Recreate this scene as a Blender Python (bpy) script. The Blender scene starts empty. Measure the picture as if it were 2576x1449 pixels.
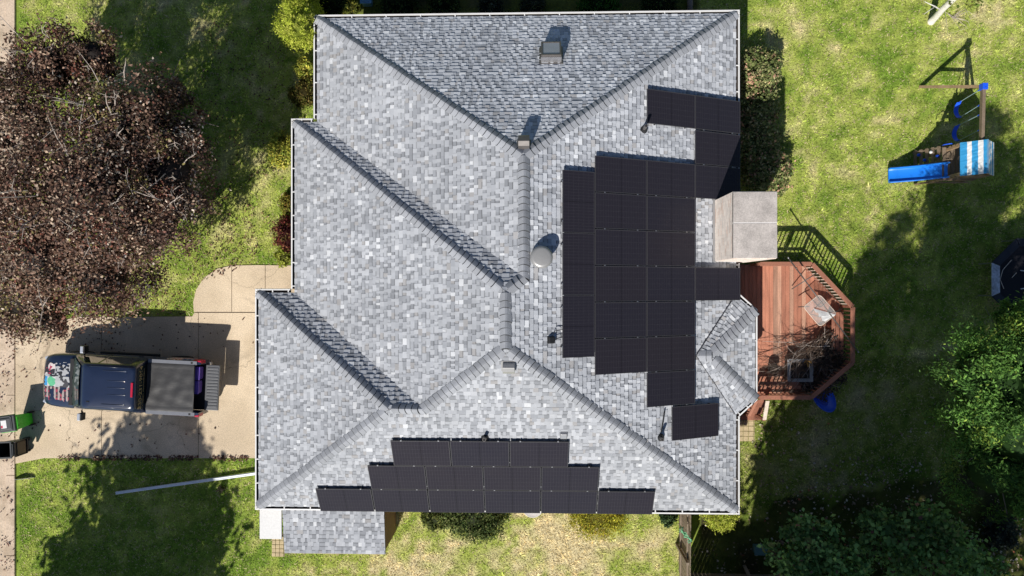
import bpy, math, random
import numpy as np
from mathutils import Vector, Matrix
random.seed(7); rng = np.random.default_rng(11)
sc = bpy.context.scene; COL = sc.collection
H = 25.0; F = 1717.0; NAD = 1340.0
TH = math.atan((NAD-1288)/F)
def P(px, py, z=0.0):
    """point of the place at height z, measured on the 2576 px wide photograph"""
    x = (px-1288)/F; y = (724.5-py)/F
    X = x*math.cos(TH)-math.sin(TH); Z = -x*math.sin(TH)-math.cos(TH)
    t = (z-H)/Z
    return Vector((X*t, y*t, z))
def R(a): return math.radians(a)
# ---------------------------------------------------------------- tagging
def tag(o, label=None, cat=None, group=None, kind=None):
    if label: o['label'] = label
    if cat: o['category'] = cat
    if group: o['group'] = group
    if kind: o['kind'] = kind
    return o
OFF = {}
def thing(name, label, cat, loc, group=None, rz=0.0):
    o = bpy.data.objects.new(name, None); COL.objects.link(o)
    o.location = loc; o.rotation_euler = (0, 0, rz); o.empty_display_size = .2
    OFF[o.name] = Vector(loc)
    return tag(o, label, cat, group)
def link(name, me, parent=None, origin=None, local=False):
    o = bpy.data.objects.new(name, me); COL.objects.link(o)
    if parent is not None:
        o.parent = parent
        off = OFF.get(parent.name, Vector((0, 0, 0)))
        OFF[o.name] = off
        if not local: me.transform(Matrix.Translation(-off))
    elif origin is not None:
        me.transform(Matrix.Translation(-Vector(origin))); o.location = origin
        OFF[o.name] = Vector(origin)
    else:
        OFF[o.name] = Vector((0, 0, 0))
    return o
# ---------------------------------------------------------------- materials
def nodes(name):
    m = bpy.data.materials.new(name); m.use_nodes = True
    nt = m.node_tree; b = nt.nodes['Principled BSDF']
    return m, nt, b
def N(nt, t, **kw):
    n = nt.nodes.new(t)
    for k, v in kw.items(): setattr(n, k, v)
    return n
def mat(name, c, rough=.6, metal=0.0, var=.25, scale=6.0, fine=60.0, bump=.0, bscale=60., spec=.5, coat=0.0, alpha=1.0, trans=0.0, dirt=None, attr=False, sheen=0, c2=None, stretch=(1,1,1)):
    """procedural colour: base (or the mesh's own 'col') times two scales of noise, with bump"""
    m, nt, b = nodes(name); L = nt.links.new
    tc = N(nt, 'ShaderNodeTexCoord'); mp = N(nt, 'ShaderNodeMapping'); mp.inputs['Scale'].default_value = stretch
    L(tc.outputs['Object'], mp.inputs['Vector'])
    n1 = N(nt, 'ShaderNodeTexNoise'); n1.inputs['Scale'].default_value = scale; n1.inputs['Detail'].default_value = 5
    n2 = N(nt, 'ShaderNodeTexNoise'); n2.inputs['Scale'].default_value = fine; n2.inputs['Detail'].default_value = 3
    L(mp.outputs[0], n1.inputs['Vector']); L(mp.outputs[0], n2.inputs['Vector'])
    ad = N(nt, 'ShaderNodeMath', operation='ADD'); L(n1.outputs['Fac'], ad.inputs[0]); L(n2.outputs['Fac'], ad.inputs[1])
    mr = N(nt, 'ShaderNodeMapRange'); mr.inputs['From Min'].default_value = .6; mr.inputs['From Max'].default_value = 1.4
    mr.inputs['To Min'].default_value = 1-var; mr.inputs['To Max'].default_value = 1+var
    L(ad.outputs[0], mr.inputs['Value'])
    if attr:
        a = N(nt, 'ShaderNodeAttribute', attribute_name='col'); src = a.outputs['Color']
    else:
        rg = N(nt, 'ShaderNodeRGB'); rg.outputs[0].default_value = (*c, 1); src = rg.outputs[0]
    if c2 is not None:
        mx = N(nt, 'ShaderNodeMix', data_type='RGBA'); mr2 = N(nt, 'ShaderNodeMapRange')
        mr2.inputs['From Min'].default_value = .42; mr2.inputs['From Max'].default_value = .62
        L(n1.outputs['Fac'], mr2.inputs['Value']); L(mr2.outputs[0], mx.inputs['Factor'])
        L(src, mx.inputs['A']); mx.inputs['B'].default_value = (*c2, 1); src = mx.outputs['Result']
    vm = N(nt, 'ShaderNodeVectorMath', operation='SCALE'); L(src, vm.inputs[0]); L(mr.outputs[0], vm.inputs['Scale'])
    L(vm.outputs[0], b.inputs['Base Color'])
    b.inputs['Roughness'].default_value = rough; b.inputs['Metallic'].default_value = metal
    b.inputs['Specular IOR Level'].default_value = spec; b.inputs['Coat Weight'].default_value = coat
    b.inputs['Coat Roughness'].default_value = .06
    if trans: b.inputs['Transmission Weight'].default_value = trans
    if alpha < 1: b.inputs['Alpha'].default_value = alpha
    if bump:
        nb = N(nt, 'ShaderNodeTexNoise'); nb.inputs['Scale'].default_value = bscale; nb.inputs['Detail'].default_value = 4
        L(mp.outputs[0], nb.inputs['Vector'])
        bp = N(nt, 'ShaderNodeBump'); bp.inputs['Strength'].default_value = bump; bp.inputs['Distance'].default_value = .02
        L(nb.outputs['Fac'], bp.inputs['Height']); L(bp.outputs[0], b.inputs['Normal'])
    return m
def leafmat(name, rough=.55, tl=.25, spec=.25):
    m, nt, b = nodes(name); L = nt.links.new
    a = N(nt, 'ShaderNodeAttribute', attribute_name='col')
    L(a.outputs['Color'], b.inputs['Base Color']); b.inputs['Roughness'].default_value = rough
    b.inputs['Specular IOR Level'].default_value = spec
    t = N(nt, 'ShaderNodeBsdfTranslucent'); L(a.outputs['Color'], t.inputs['Color'])
    mx = N(nt, 'ShaderNodeMixShader'); mx.inputs[0].default_value = tl
    out = nt.nodes['Material Output']
    L(b.outputs[0], mx.inputs[1]); L(t.outputs[0], mx.inputs[2]); L(mx.outputs[0], out.inputs['Surface'])
    return m
M = {}
M['shingle'] = mat('asphalt_shingle', (1,1,1), .9, var=.13, scale=3, fine=140, bump=.25, bscale=160, spec=.2, attr=True)
M['cap'] = mat('ridge_cap_shingle', (.40,.42,.45), .9, var=.2, scale=4, fine=130, bump=.25, bscale=160, spec=.2)
M['pole'] = mat('white_aluminium', (.88,.92,.98), .35, var=.12, scale=2, fine=12)
M['awn'] = mat('white_awning_sheet', (.74,.74,.74), .5, var=.10, scale=1.5, fine=14)
M['white'] = mat('white_metal', (.80,.80,.80), .4, var=.08, scale=3, fine=30)
M['gutter_in'] = mat('gutter_debris', (.045,.035,.03), .9, var=.5, scale=5, fine=40)
M['brick'] = mat('cream_brick', (.80,.72,.62), .85, var=.15, scale=5, fine=60, attr=True, bump=.3)
M['wallbrick'] = mat('red_brick', (.30,.14,.10), .85, var=.2, scale=5, fine=50, bump=.3)
M['concrete_cap'] = mat('weathered_concrete', (.48,.44,.415), .9, var=.36, scale=2.4, fine=28, bump=.3, bscale=40)
M['conc'] = mat('driveway_concrete', (.70,.575,.42), .9, var=.24, scale=.55, fine=30, bump=.3, bscale=90, c2=(.54,.43,.30))
M['curb'] = mat('curb_concrete', (.70,.56,.43), .9, var=.3, scale=1.2, fine=18, bump=.2, c2=(.42,.33,.24))
M['asph'] = mat('road_asphalt', (.10,.095,.09), .9, var=.3, scale=1, fine=50, bump=.3)
M['joint'] = mat('joint_dirt', (.13,.10,.07), .95, var=.4)
M['paver'] = mat('pale_paver', (.56,.45,.27), .9, var=.35, scale=4, fine=30, bump=.3)
M['soil'] = mat('dark_mulch', (.045,.033,.025), .95, var=.5, scale=3, fine=40, bump=.6)
M['frame'] = mat('black_frame', (.055,.053,.06), .4, var=.1)
M['black'] = mat('black_plastic', (.018,.018,.02), .5, var=.2)
M['rubber'] = mat('tyre_rubber', (.02,.02,.02), .85, var=.2)
M['grey_metal'] = mat('grey_metal', (.36,.36,.37), .4, metal=.4, var=.15)
M['galv'] = mat('galvanised', (.5,.5,.52), .35, metal=.8, var=.15)
M['chrome'] = mat('chrome', (.80,.84,.9), .22, metal=.55, var=.05)
M['paint'] = mat('navy_car_paint', (.014,.024,.060), .28, var=.1, coat=1.0, spec=.5)
M['glass'] = mat('dark_glass', (.02,.03,.03), .06, var=.1, coat=.6, spec=.8)
M['wglass'] = mat('windscreen_glass', (.055,.085,.070), .10, var=.35, scale=3, coat=.5, spec=.7, stretch=(1,3,1))
M['bedliner'] = mat('bed_liner', (.02,.02,.022), .8, var=.2)
M['vinyl'] = mat('tonneau_vinyl', (.042,.042,.045), .5, var=.25, scale=5, fine=90, bump=.35, bscale=5, stretch=(1,1.3,1))
M['rail_grey'] = mat('bed_rail_grey', (.20,.21,.24), .35, var=.12, coat=.4)
M['tailgate'] = mat('tailgate_grey', (.13,.135,.145), .42, var=.12, metal=.2)
M['red_lens'] = mat('red_lens', (.50,.015,.05), .25, var=.1, coat=.5)
M['purple'] = mat('purple_plastic', (.17,.10,.50), .4, var=.3, scale=5)
M['gold'] = mat('gold_lettering', (.42,.32,.15), .6, var=.1)
M['decal'] = mat('printed_vinyl', (1,1,1), .5, var=.15, scale=9, fine=60, attr=True)
M['green_bin'] = mat('green_plastic', (.05,.50,.025), .45, var=.1, scale=3)
M['grey_bin'] = mat('grey_plastic', (.075,.08,.085), .55, var=.15, scale=4)
M['bin_in'] = mat('bin_inside', (.012,.02,.02), .7, var=.3)
M['bin_lid_in'] = mat('lid_inside_brown', (.10,.075,.05), .7, var=.25, scale=4)
M['sticker'] = mat('sticker_white', (.8,.8,.8), .5, var=.04)
M['sticker_red'] = mat('sticker_red', (.6,.05,.1), .5, var=.05)
M['deck'] = mat('red_stained_board', (1,1,1), .75, var=.38, scale=2.2, fine=26, bump=.25, bscale=30, attr=True, stretch=(5,.6,1))
M['deckx'] = mat('red_stained_rail', (.36,.15,.095), .7, var=.3, scale=2.5, fine=22, bump=.2)
M['pale_wood'] = mat('faded_and_sunlit_wood', (.62,.52,.44), .75, var=.35, scale=5, fine=25)
M['fence'] = mat('weathered_fence', (.27,.215,.16), .9, var=.35, scale=2.5, fine=20, bump=.4, stretch=(4,4,.5))
M['ply'] = mat('brown_plywood', (.26,.165,.09), .85, var=.3, scale=2, fine=20, stretch=(.6,.6,3))
M['playwood'] = mat('playset_timber', (.36,.245,.145), .8, var=.3, scale=3, fine=20, bump=.2)
M['playgrey'] = mat('weathered_timber', (.22,.165,.115), .8, var=.3, scale=3, fine=20, bump=.2)
M['slide'] = mat('blue_slide_plastic', (.015,.22,.85), .3, var=.08, scale=2, spec=.5)
M['blue'] = mat('royal_blue_plastic', (.015,.11,.85), .35, var=.15, scale=4)
M['canopy'] = mat('striped_canvas', (1,1,1), .7, var=.08, scale=2, fine=30, bump=.5, bscale=5, attr=True, stretch=(1,3,1))
M['chain'] = mat('coated_chain', (.35,.5,.55), .5, var=.2)
M['bark'] = mat('grey_bark', (.20,.165,.14), .9, var=.35, scale=5, fine=30, bump=.4)
M['twig'] = mat('pale_twig', (.50,.43,.38), .8, var=.3, scale=5, fine=30)
M['dead'] = mat('dead_branch', (.11,.075,.055), .85, var=.45, scale=2, fine=20)
M['birch'] = mat('birch_bark', (.80,.77,.72), .7, var=.25, scale=7, fine=30, bump=.3, stretch=(1,1,4))
M['teal'] = mat('teal_plastic', (.10,.22,.24), .5, var=.2)
M['skyblue'] = mat('blue_plastic_lid', (.12,.28,.48), .5, var=.1)
M['hose'] = mat('green_hose', (.20,.55,.30), .5, var=.2)
M['pad'] = mat('trampoline_pad', (.018,.022,.034), .6, var=.3)
M['padw'] = mat('faded_trampoline_pad', (.50,.54,.62), .6, var=.6, scale=4, fine=14)
M['mesh'] = mat('trampoline_mat', (.008,.008,.014), .8, var=.2)
M['grass'] = leafmat('grass_blades', .6, .3, .2)
M['leaf'] = leafmat('tree_leaves', .65, .28, .15)
M['dryleaf'] = leafmat('dry_leaves', .6, .15, .3)
M['lawn'] = mat('lawn_ground', (1,1,1), .95, var=.45, scale=5, fine=34, bump=.8, bscale=26, spec=.1, attr=True)
M['glasstop'] = mat('table_glass', (.62,.62,.60), .10, var=.35, scale=2.5, alpha=.42, spec=.9)
M['domegrey'] = mat('grey_vent_cap', (.36,.36,.36), .35, metal=.3, var=.06)
M['pane'] = mat('skylight_pane', (.34,.37,.40), .2, var=.2, scale=2, coat=.6)
M['bronze'] = mat('bronze_frame', (.17,.158,.152), .45, metal=.5, var=.2)
M['garage'] = mat('garage_door_paint', (.62,.60,.56), .5, var=.06)
def concrete(name, a, b_):
    m, nt, b = nodes(name); L = nt.links.new; tc = N(nt, 'ShaderNodeTexCoord')
    def noise(sc, det, dist=0):
        n = N(nt, 'ShaderNodeTexNoise'); n.inputs['Scale'].default_value = sc; n.inputs['Detail'].default_value = det; n.inputs['Distortion'].default_value = dist; L(tc.outputs['Object'], n.inputs['Vector']); return n.outputs['Fac']
    def rng_(src, f0, f1, t0, t1):
        r = N(nt, 'ShaderNodeMapRange'); L(src, r.inputs['Value'])
        for k, v in zip(('From Min', 'From Max', 'To Min', 'To Max'), (f0, f1, t0, t1)): r.inputs[k].default_value = v
        return r.outputs[0]
    mx = N(nt, 'ShaderNodeMix', data_type='RGBA'); L(rng_(noise(.5, 6, .6), .4, .62, 0, 1), mx.inputs['Factor']); mx.inputs['A'].default_value = (*a, 1); mx.inputs['B'].default_value = (*b_, 1)
    vo = N(nt, 'ShaderNodeTexVoronoi', feature='DISTANCE_TO_EDGE'); vo.inputs['Scale'].default_value = .24
    ds = N(nt, 'ShaderNodeTexNoise'); ds.inputs['Scale'].default_value = 1.6; ds.inputs['Detail'].default_value = 6; L(tc.outputs['Object'], ds.inputs['Vector'])
    av = N(nt, 'ShaderNodeVectorMath', operation='MULTIPLY_ADD'); L(ds.outputs['Color'], av.inputs[0]); av.inputs[1].default_value = (.9, .9, 0); L(tc.outputs['Object'], av.inputs[2]); L(av.outputs[0], vo.inputs['Vector'])
    fs = [rng_(vo.outputs['Distance'], 0, .004, .62, 1), rng_(noise(1.1, 7, 1.2), .58, .75, 1, .74), rng_(noise(30, 3), .3, .7, .80, 1.18), rng_(noise(70, 2), .3, .7, .82, 1.16), rng_(noise(.22, 4), .35, .65, .90, 1.08)]
    cur = mx.outputs['Result']
    for f in fs:
        v = N(nt, 'ShaderNodeVectorMath', operation='SCALE'); L(cur, v.inputs[0]); L(f, v.inputs['Scale']); cur = v.outputs[0]
    L(cur, b.inputs['Base Color']); b.inputs['Roughness'].default_value = .9; b.inputs['Specular IOR Level'].default_value = .25
    bp = N(nt, 'ShaderNodeBump'); bp.inputs['Strength'].default_value = .3; bp.inputs['Distance'].default_value = .01; L(noise(90, 3), bp.inputs['Height']); L(bp.outputs[0], b.inputs['Normal'])
    return m
M['conc'] = concrete('driveway_concrete', (.74,.61,.45), (.60,.485,.345))
# solar glass: half-cut cells drawn in the panel's own coordinates
def solar_mat(name, cell, line):
    m, nt, b = nodes(name); L = nt.links.new
    tc = N(nt, 'ShaderNodeTexCoord'); sp = N(nt, 'ShaderNodeSeparateXYZ'); L(tc.outputs['Object'], sp.inputs[0])
    def lines(out, pitch, w):
        d = N(nt, 'ShaderNodeMath', operation='DIVIDE'); d.inputs[1].default_value = pitch; L(out, d.inputs[0])
        fr = N(nt, 'ShaderNodeMath', operation='FRACT'); L(d.outputs[0], fr.inputs[0])
        ab = N(nt, 'ShaderNodeMath', operation='LESS_THAN'); ab.inputs[1].default_value = w; L(fr.outputs[0], ab.inputs[0])
        return ab.outputs[0]
    a = lines(sp.outputs['X'], .0875, .10); c = lines(sp.outputs['Y'], .1667, .045)
    mx = N(nt, 'ShaderNodeMath', operation='MAXIMUM'); L(a, mx.inputs[0]); L(c, mx.inputs[1])
    gx = N(nt, 'ShaderNodeMath', operation='ABSOLUTE'); L(sp.outputs['X'], gx.inputs[0])
    gl = N(nt, 'ShaderNodeMath', operation='LESS_THAN'); gl.inputs[1].default_value = .005; L(gx.outputs[0], gl.inputs[0])
    nz = N(nt, 'ShaderNodeTexNoise'); nz.inputs['Scale'].default_value = 1.2; nz.inputs['Detail'].default_value = 4; L(tc.outputs['Object'], nz.inputs['Vector'])
    nf = N(nt, 'ShaderNodeTexNoise'); nf.inputs['Scale'].default_value = 18; L(tc.outputs['Object'], nf.inputs['Vector'])
    oi = N(nt, 'ShaderNodeObjectInfo')
    k1 = N(nt, 'ShaderNodeMath', operation='MULTIPLY'); L(mx.outputs[0], k1.inputs[0]); L(nf.outputs['Fac'], k1.inputs[1])
    cm = N(nt, 'ShaderNodeMix', data_type='RGBA'); L(k1.outputs[0], cm.inputs['Factor'])
    tint = N(nt, 'ShaderNodeMix', data_type='RGBA'); tint.inputs['A'].default_value = (*cell, 1)
    tint.inputs['B'].default_value = (cell[0]*1.12, cell[1]*1.04, cell[2]*.96, 1); L(oi.outputs['Random'], tint.inputs['Factor'])
    L(tint.outputs['Result'], cm.inputs['A']); cm.inputs['B'].default_value = (*line, 1)
    c3 = N(nt, 'ShaderNodeMix', data_type='RGBA'); L(gl.outputs[0], c3.inputs['Factor']); L(cm.outputs['Result'], c3.inputs['A']); c3.inputs['B'].default_value = (.004, .004, .005, 1)
    L(c3.outputs['Result'], b.inputs['Base Color'])
    mr = N(nt, 'ShaderNodeMapRange'); mr.inputs['To Min'].default_value = .18; mr.inputs['To Max'].default_value = .40; L(nz.outputs['Fac'], mr.inputs['Value'])
    L(mr.outputs[0], b.inputs['Roughness']); b.inputs['Specular IOR Level'].default_value = .14
    return m
M['solar'] = solar_mat('solar_cells', (.0245, .0235, .034), (.062, .060, .072))
# ---------------------------------------------------------------- mesh builder
class MB:
    def __init__(s): s.v = []; s.f = []; s.m = []; s.c = []
    def face(s, pts, m=0, c=(1,1,1)):
        i = len(s.v); s.v += [tuple(p) for p in pts]; s.f.append(list(range(i, i+len(pts)))); s.m.append(m); s.c.append(c)
    def add(s, verts, faces, m=0, c=(1,1,1)):
        i = len(s.v); s.v += [tuple(p) for p in verts]
        for f in faces: s.f.append([i+k for k in f]); s.m.append(m); s.c.append(c)
    def box(s, c, size, m=0, col=(1,1,1), rot=None, taper=1.0):
        x, y, z = (k/2 for k in size); c = Vector(c); vs = []
        for sz in (-1, 1):
            t = taper if sz > 0 else 1
            for sx, sy in ((-1,-1),(1,-1),(1,1),(-1,1)):
                p = Vector((sx*x*t, sy*y*t, sz*z))
                if rot is not None: p = rot @ p
                vs.append(c+p)
        s.add(vs, [(3,2,1,0),(4,5,6,7),(0,1,5,4),(1,2,6,5),(2,3,7,6),(3,0,4,7)], m, col)
    def bar(s, a, b, w, h, m=0, col=(1,1,1), up=Vector((0,0,1))):
        a = Vector(a); b = Vector(b); d = (b-a); L = d.length; d.normalize()
        side = d.cross(up)
        if side.length < 1e-4: side = d.cross(Vector((1,0,0)))
        side.normalize(); u = side.cross(d)
        rot = Matrix((side, d, u)).transposed()
        s.box((a+b)/2, (w, L, h), m, col, rot)
    def tube(s, pts, rads, n=6, m=0, col=(1,1,1), cap=True):
        pts = [Vector(p) for p in pts]
        if not hasattr(rads, '__len__'): rads = [rads]*len(pts)
        vs = []; ref = None
        for i, p in enumerate(pts):
            d = (pts[min(i+1, len(pts)-1)]-pts[max(i-1, 0)]).normalized()
            if ref is None: ref = d.orthogonal().normalized()
            ref = (ref-d*ref.dot(d))
            if ref.length < 1e-5: ref = d.orthogonal()
            ref.normalize(); bi = d.cross(ref)
            for k in range(n):
                a = 2*math.pi*k/n; vs.append(p+(ref*math.cos(a)+bi*math.sin(a))*rads[i])
        fs = []
        for i in range(len(pts)-1):
            for k in range(n):
                k2 = (k+1) % n; fs.append((i*n+k, i*n+k2, (i+1)*n+k2, (i+1)*n+k))
        if cap: fs.append(tuple(range(n))[::-1]); fs.append(tuple((len(pts)-1)*n+k for k in range(n)))
        s.add(vs, fs, m, col)
    def lathe(s, c, prof, n=24, m=0, col=(1,1,1), rot=None, sx=1, sy=1):
        c = Vector(c); vs = []
        for r, z in prof:
            for k in range(n):
                a = 2*math.pi*k/n; p = Vector((r*math.cos(a)*sx, r*math.sin(a)*sy, z))
                if rot is not None: p = rot @ p
                vs.append(c+p)
        fs = [(i*n+k, i*n+(k+1) % n, (i+1)*n+(k+1) % n, (i+1)*n+k) for i in range(len(prof)-1) for k in range(n)]
        if prof[-1][0] > 1e-4: fs.append(tuple((len(prof)-1)*n+k for k in range(n)))
        if prof[0][0] > 1e-4: fs.append(tuple(range(n))[::-1])
        s.add(vs, fs, m, col)
    def prism(s, poly, z0, z1, m=0, col=(1,1,1)):
        n = len(poly)
        vs = [(p[0], p[1], z0) for p in poly]+[(p[0], p[1], z1) for p in poly]
        s.add(vs, [tuple(range(n))[::-1], tuple(range(n, 2*n))]+[(i, (i+1) % n, n+(i+1) % n, n+i) for i in range(n)], m, col)
    def rings(s, rings, m=0, col=(1,1,1), cap=True, closed=True):
        n = len(rings[0]); vs = [p for r in rings for p in r]; fs = []
        for i in range(len(rings)-1):
            for k in range(n if closed else n-1):
                k2 = (k+1) % n; fs.append((i*n+k, i*n+k2, (i+1)*n+k2, (i+1)*n+k))
        if cap: fs.append(tuple(range(n))[::-1]); fs.append(tuple((len(rings)-1)*n+k for k in range(n)))
        s.add(vs, fs, m, col)
    def mesh(s, name, mats, smooth=False):
        me = bpy.data.meshes.new(name); me.from_pydata(s.v, [], s.f)
        if not isinstance(mats, (list, tuple)): mats = [mats]
        for k in mats: me.materials.append(M[k])
        me.polygons.foreach_set('material_index', s.m)
        a = me.attributes.new('col', 'FLOAT_COLOR', 'FACE')
        a.data.foreach_set('color', np.array([(*c[:3], 1.0) for c in s.c], dtype=np.float32).ravel())
        if smooth: me.polygons.foreach_set('use_smooth', [True]*len(s.f))
        me.update(); return me
    def build(s, name, mats, parent=None, origin=None, local=False, smooth=False, bevel=0.0, sharp=None):
        me = s.mesh(name, mats, smooth)
        if smooth and sharp:
            try: me.set_sharp_from_angle(angle=R(sharp))
            except Exception: pass
        o = link(name, me, parent, origin, local)
        if bevel:
            b = o.modifiers.new('bevel', 'BEVEL'); b.width = bevel; b.segments = 2; b.limit_method = 'ANGLE'
        return o
def np_mesh(name, verts, k, cols, matkey, smooth=False):
    n = len(verts)//k; me = bpy.data.meshes.new(name)
    me.vertices.add(n*k); me.vertices.foreach_set('co', np.asarray(verts, np.float32).ravel())
    me.loops.add(n*k); me.loops.foreach_set('vertex_index', np.arange(n*k, dtype=np.int32))
    me.polygons.add(n); me.polygons.foreach_set('loop_start', np.arange(0, n*k, k, dtype=np.int32))
    me.update(calc_edges=True)
    a = me.attributes.new('col', 'FLOAT_COLOR', 'FACE')
    c4 = np.ones((n, 4), np.float32); c4[:, :3] = cols; a.data.foreach_set('color', c4.ravel())
    me.materials.append(M[matkey]); me.validate(); return me
_lat = {}
def vnoise(x, y, s, seed):
    if seed not in _lat: _lat[seed] = np.random.default_rng(seed).random((257, 257))
    g = _lat[seed]; x = np.asarray(x)/s+50.3; y = np.asarray(y)/s+70.7
    xi = np.floor(x).astype(int); yi = np.floor(y).astype(int); fx = x-xi; fy = y-yi
    fx = fx*fx*(3-2*fx); fy = fy*fy*(3-2*fy); w = lambda a, b: g[a % 256, b % 256]
    return (w(xi, yi)*(1-fx)+w(xi+1, yi)*fx)*(1-fy)+(w(xi, yi+1)*(1-fx)+w(xi+1, yi+1)*fx)*fy
# ---------------------------------------------------------------- camera, sun, sky
cam = bpy.data.cameras.new('camera'); co = bpy.data.objects.new('camera', cam); COL.objects.link(co)
co.location = (0, 0, H); co.rotation_euler = (0, TH, 0); cam.sensor_width = 36; cam.lens = F*36/2576; cam.clip_end = 400; cam.clip_start = .1
sc.camera = co
AZ = R(23); EL = R(43.5)
sd = Vector((math.sin(AZ)*math.cos(EL), math.cos(AZ)*math.cos(EL), -math.sin(EL)))   # way the light travels
sun = bpy.data.lights.new('sun', 'SUN'); sun.energy = 5.0; sun.angle = R(.5); sun.color = (1, .95, .87)
so = bpy.data.objects.new('sun', sun); COL.objects.link(so); so.rotation_euler = sd.to_track_quat('-Z', 'Y').to_euler(); so.location = (-20, -30, 30)
w = bpy.data.worlds.new('World'); sc.world = w; w.use_nodes = True; wn = w.node_tree
sky = wn.nodes.new('ShaderNodeTexSky'); sky.sky_type = 'NISHITA'; sky.sun_disc = False; sky.sun_elevation = EL; sky.sun_rotation = math.pi+AZ; sky.ozone_density = 4
wn.links.new(sky.outputs[0], wn.nodes['Background'].inputs[0]); wn.nodes['Background'].inputs[1].default_value = .058
sc.view_settings.view_transform = 'Standard'; sc.view_settings.look = 'None'; sc.view_settings.exposure = 0
sc.render.engine = 'CYCLES'
def shade(p, d): return Vector((p[0]+sd.x/-sd.z*d, p[1]+sd.y/-sd.z*d))
# ================================================================ the house: roof planes first
ZE = 2.6
xE, x1, x2, x3, yN, yS, y12, y23 = 6.73, -7.26, -8.01, -9.22, 9.05, -7.37, 5.62, -.03     # outer gutter lines
g = .135
E_, W1_, W2_, W3_ = xE-g, x1+g, x2+g, x3+g
N1_, N2_, N3_, S_ = yN-g, y12-g, y23-g, yS+g
kE, k1, k2, k3, mN, mN2, mN3, mS = .47, .468, .485, .468, .62, .62, .657, .62
zE = lambda x: ZE+kE*(E_-x)
zS = lambda y: ZE+mS*(y-S_)
r1x = (kE*E_+k1*W1_)/(kE+k1); r1z = zE(r1x)
r2x = (kE*E_+k2*W2_)/(kE+k2); r2z = zE(r2x)
V = Vector
c_nw, c_ne, c_se, c_sw = V((W1_, N1_, ZE)), V((E_, N1_, ZE)), V((E_, S_, ZE)), V((W3_, S_, ZE))
c_12i, c_12o, c_23i, c_23o = V((W1_, N2_, ZE)), V((W2_, N2_, ZE)), V((W2_, N3_, ZE)), V((W3_, N3_, ZE))
ap1 = V((r1x, N1_-(r1z-ZE)/mN, r1z))
v12 = V((r1x, N2_-(r1z-ZE)/mN2, r1z))
ap2 = V((r2x, N2_-(r2z-ZE)/mN2, r2z))
ap3 = V((r2x, S_+(r2z-ZE)/mS, r2z))
yq = (mN3*N3_+mS*S_)/(mN3+mS); zq = zS(yq)
q1 = V((W2_+(zq-ZE)/k2, yq, zq)); q2 = V((W3_+(zq-ZE)/k3, yq, zq))
# bay roof on the right-hand side
BX = 7.20; b1 = V((BX, -.74, ZE)); b2 = V((BX, -3.60, ZE)); bj1 = V((E_-.03, -.24, ZE+.03)); bj2 = V((E_-.03, -4.12, ZE+.03))
bap = V((5.62, -2.14, ZE+.66)); brd = V((5.14, -2.14, ZE+.72))
zoff = V((0, 0, .02))
planes = [[c_nw, ap1, c_ne], [c_nw, c_12i, v12, ap1], [c_12i, c_12o, ap2, v12], [c_12o, c_23i, q1, ap3, ap2],
          [c_23i, c_23o, q2, q1], [c_23o, c_sw, q2], [c_sw, c_se, ap3, q1, q2], [c_se, c_ne, ap1, v12, ap2, ap3]]
def clip(poly, a, b, c):      # keep a*x+b*y<=c
    out = []
    for i in range(len(poly)):
        p = poly[i]; q = poly[(i+1) % len(poly)]
        dp = a*p[0]+b*p[1]-c; dq = a*q[0]+b*q[1]-c
        if dp <= 0: out.append(p)
        if (dp < 0 < dq) or (dq < 0 < dp):
            t = dp/(dp-dq); out.append((p[0]+(q[0]-p[0])*t, p[1]+(q[1]-p[1])*t))
    return out
def newell(poly):
    n = V((0, 0, 0))
    for i in range(len(poly)):
        a = poly[i]; b = poly[(i+1) % len(poly)]; n += V(((a.y-b.y)*(a.z+b.z), (a.z-b.z)*(a.x+b.x), (a.x-b.x)*(a.y+b.y)))
    n.normalize(); return n if n.z > 0 else -n
PAL = [(.48,.50,.54), (.415,.435,.474), (.336,.354,.39), (.28,.295,.325), (.372,.37,.38), (.62,.64,.675)]
PW = [.36, .42, .10, .02, .04, .06]
WR = [.06, .30, .36, .20, .07, .01]
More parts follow.
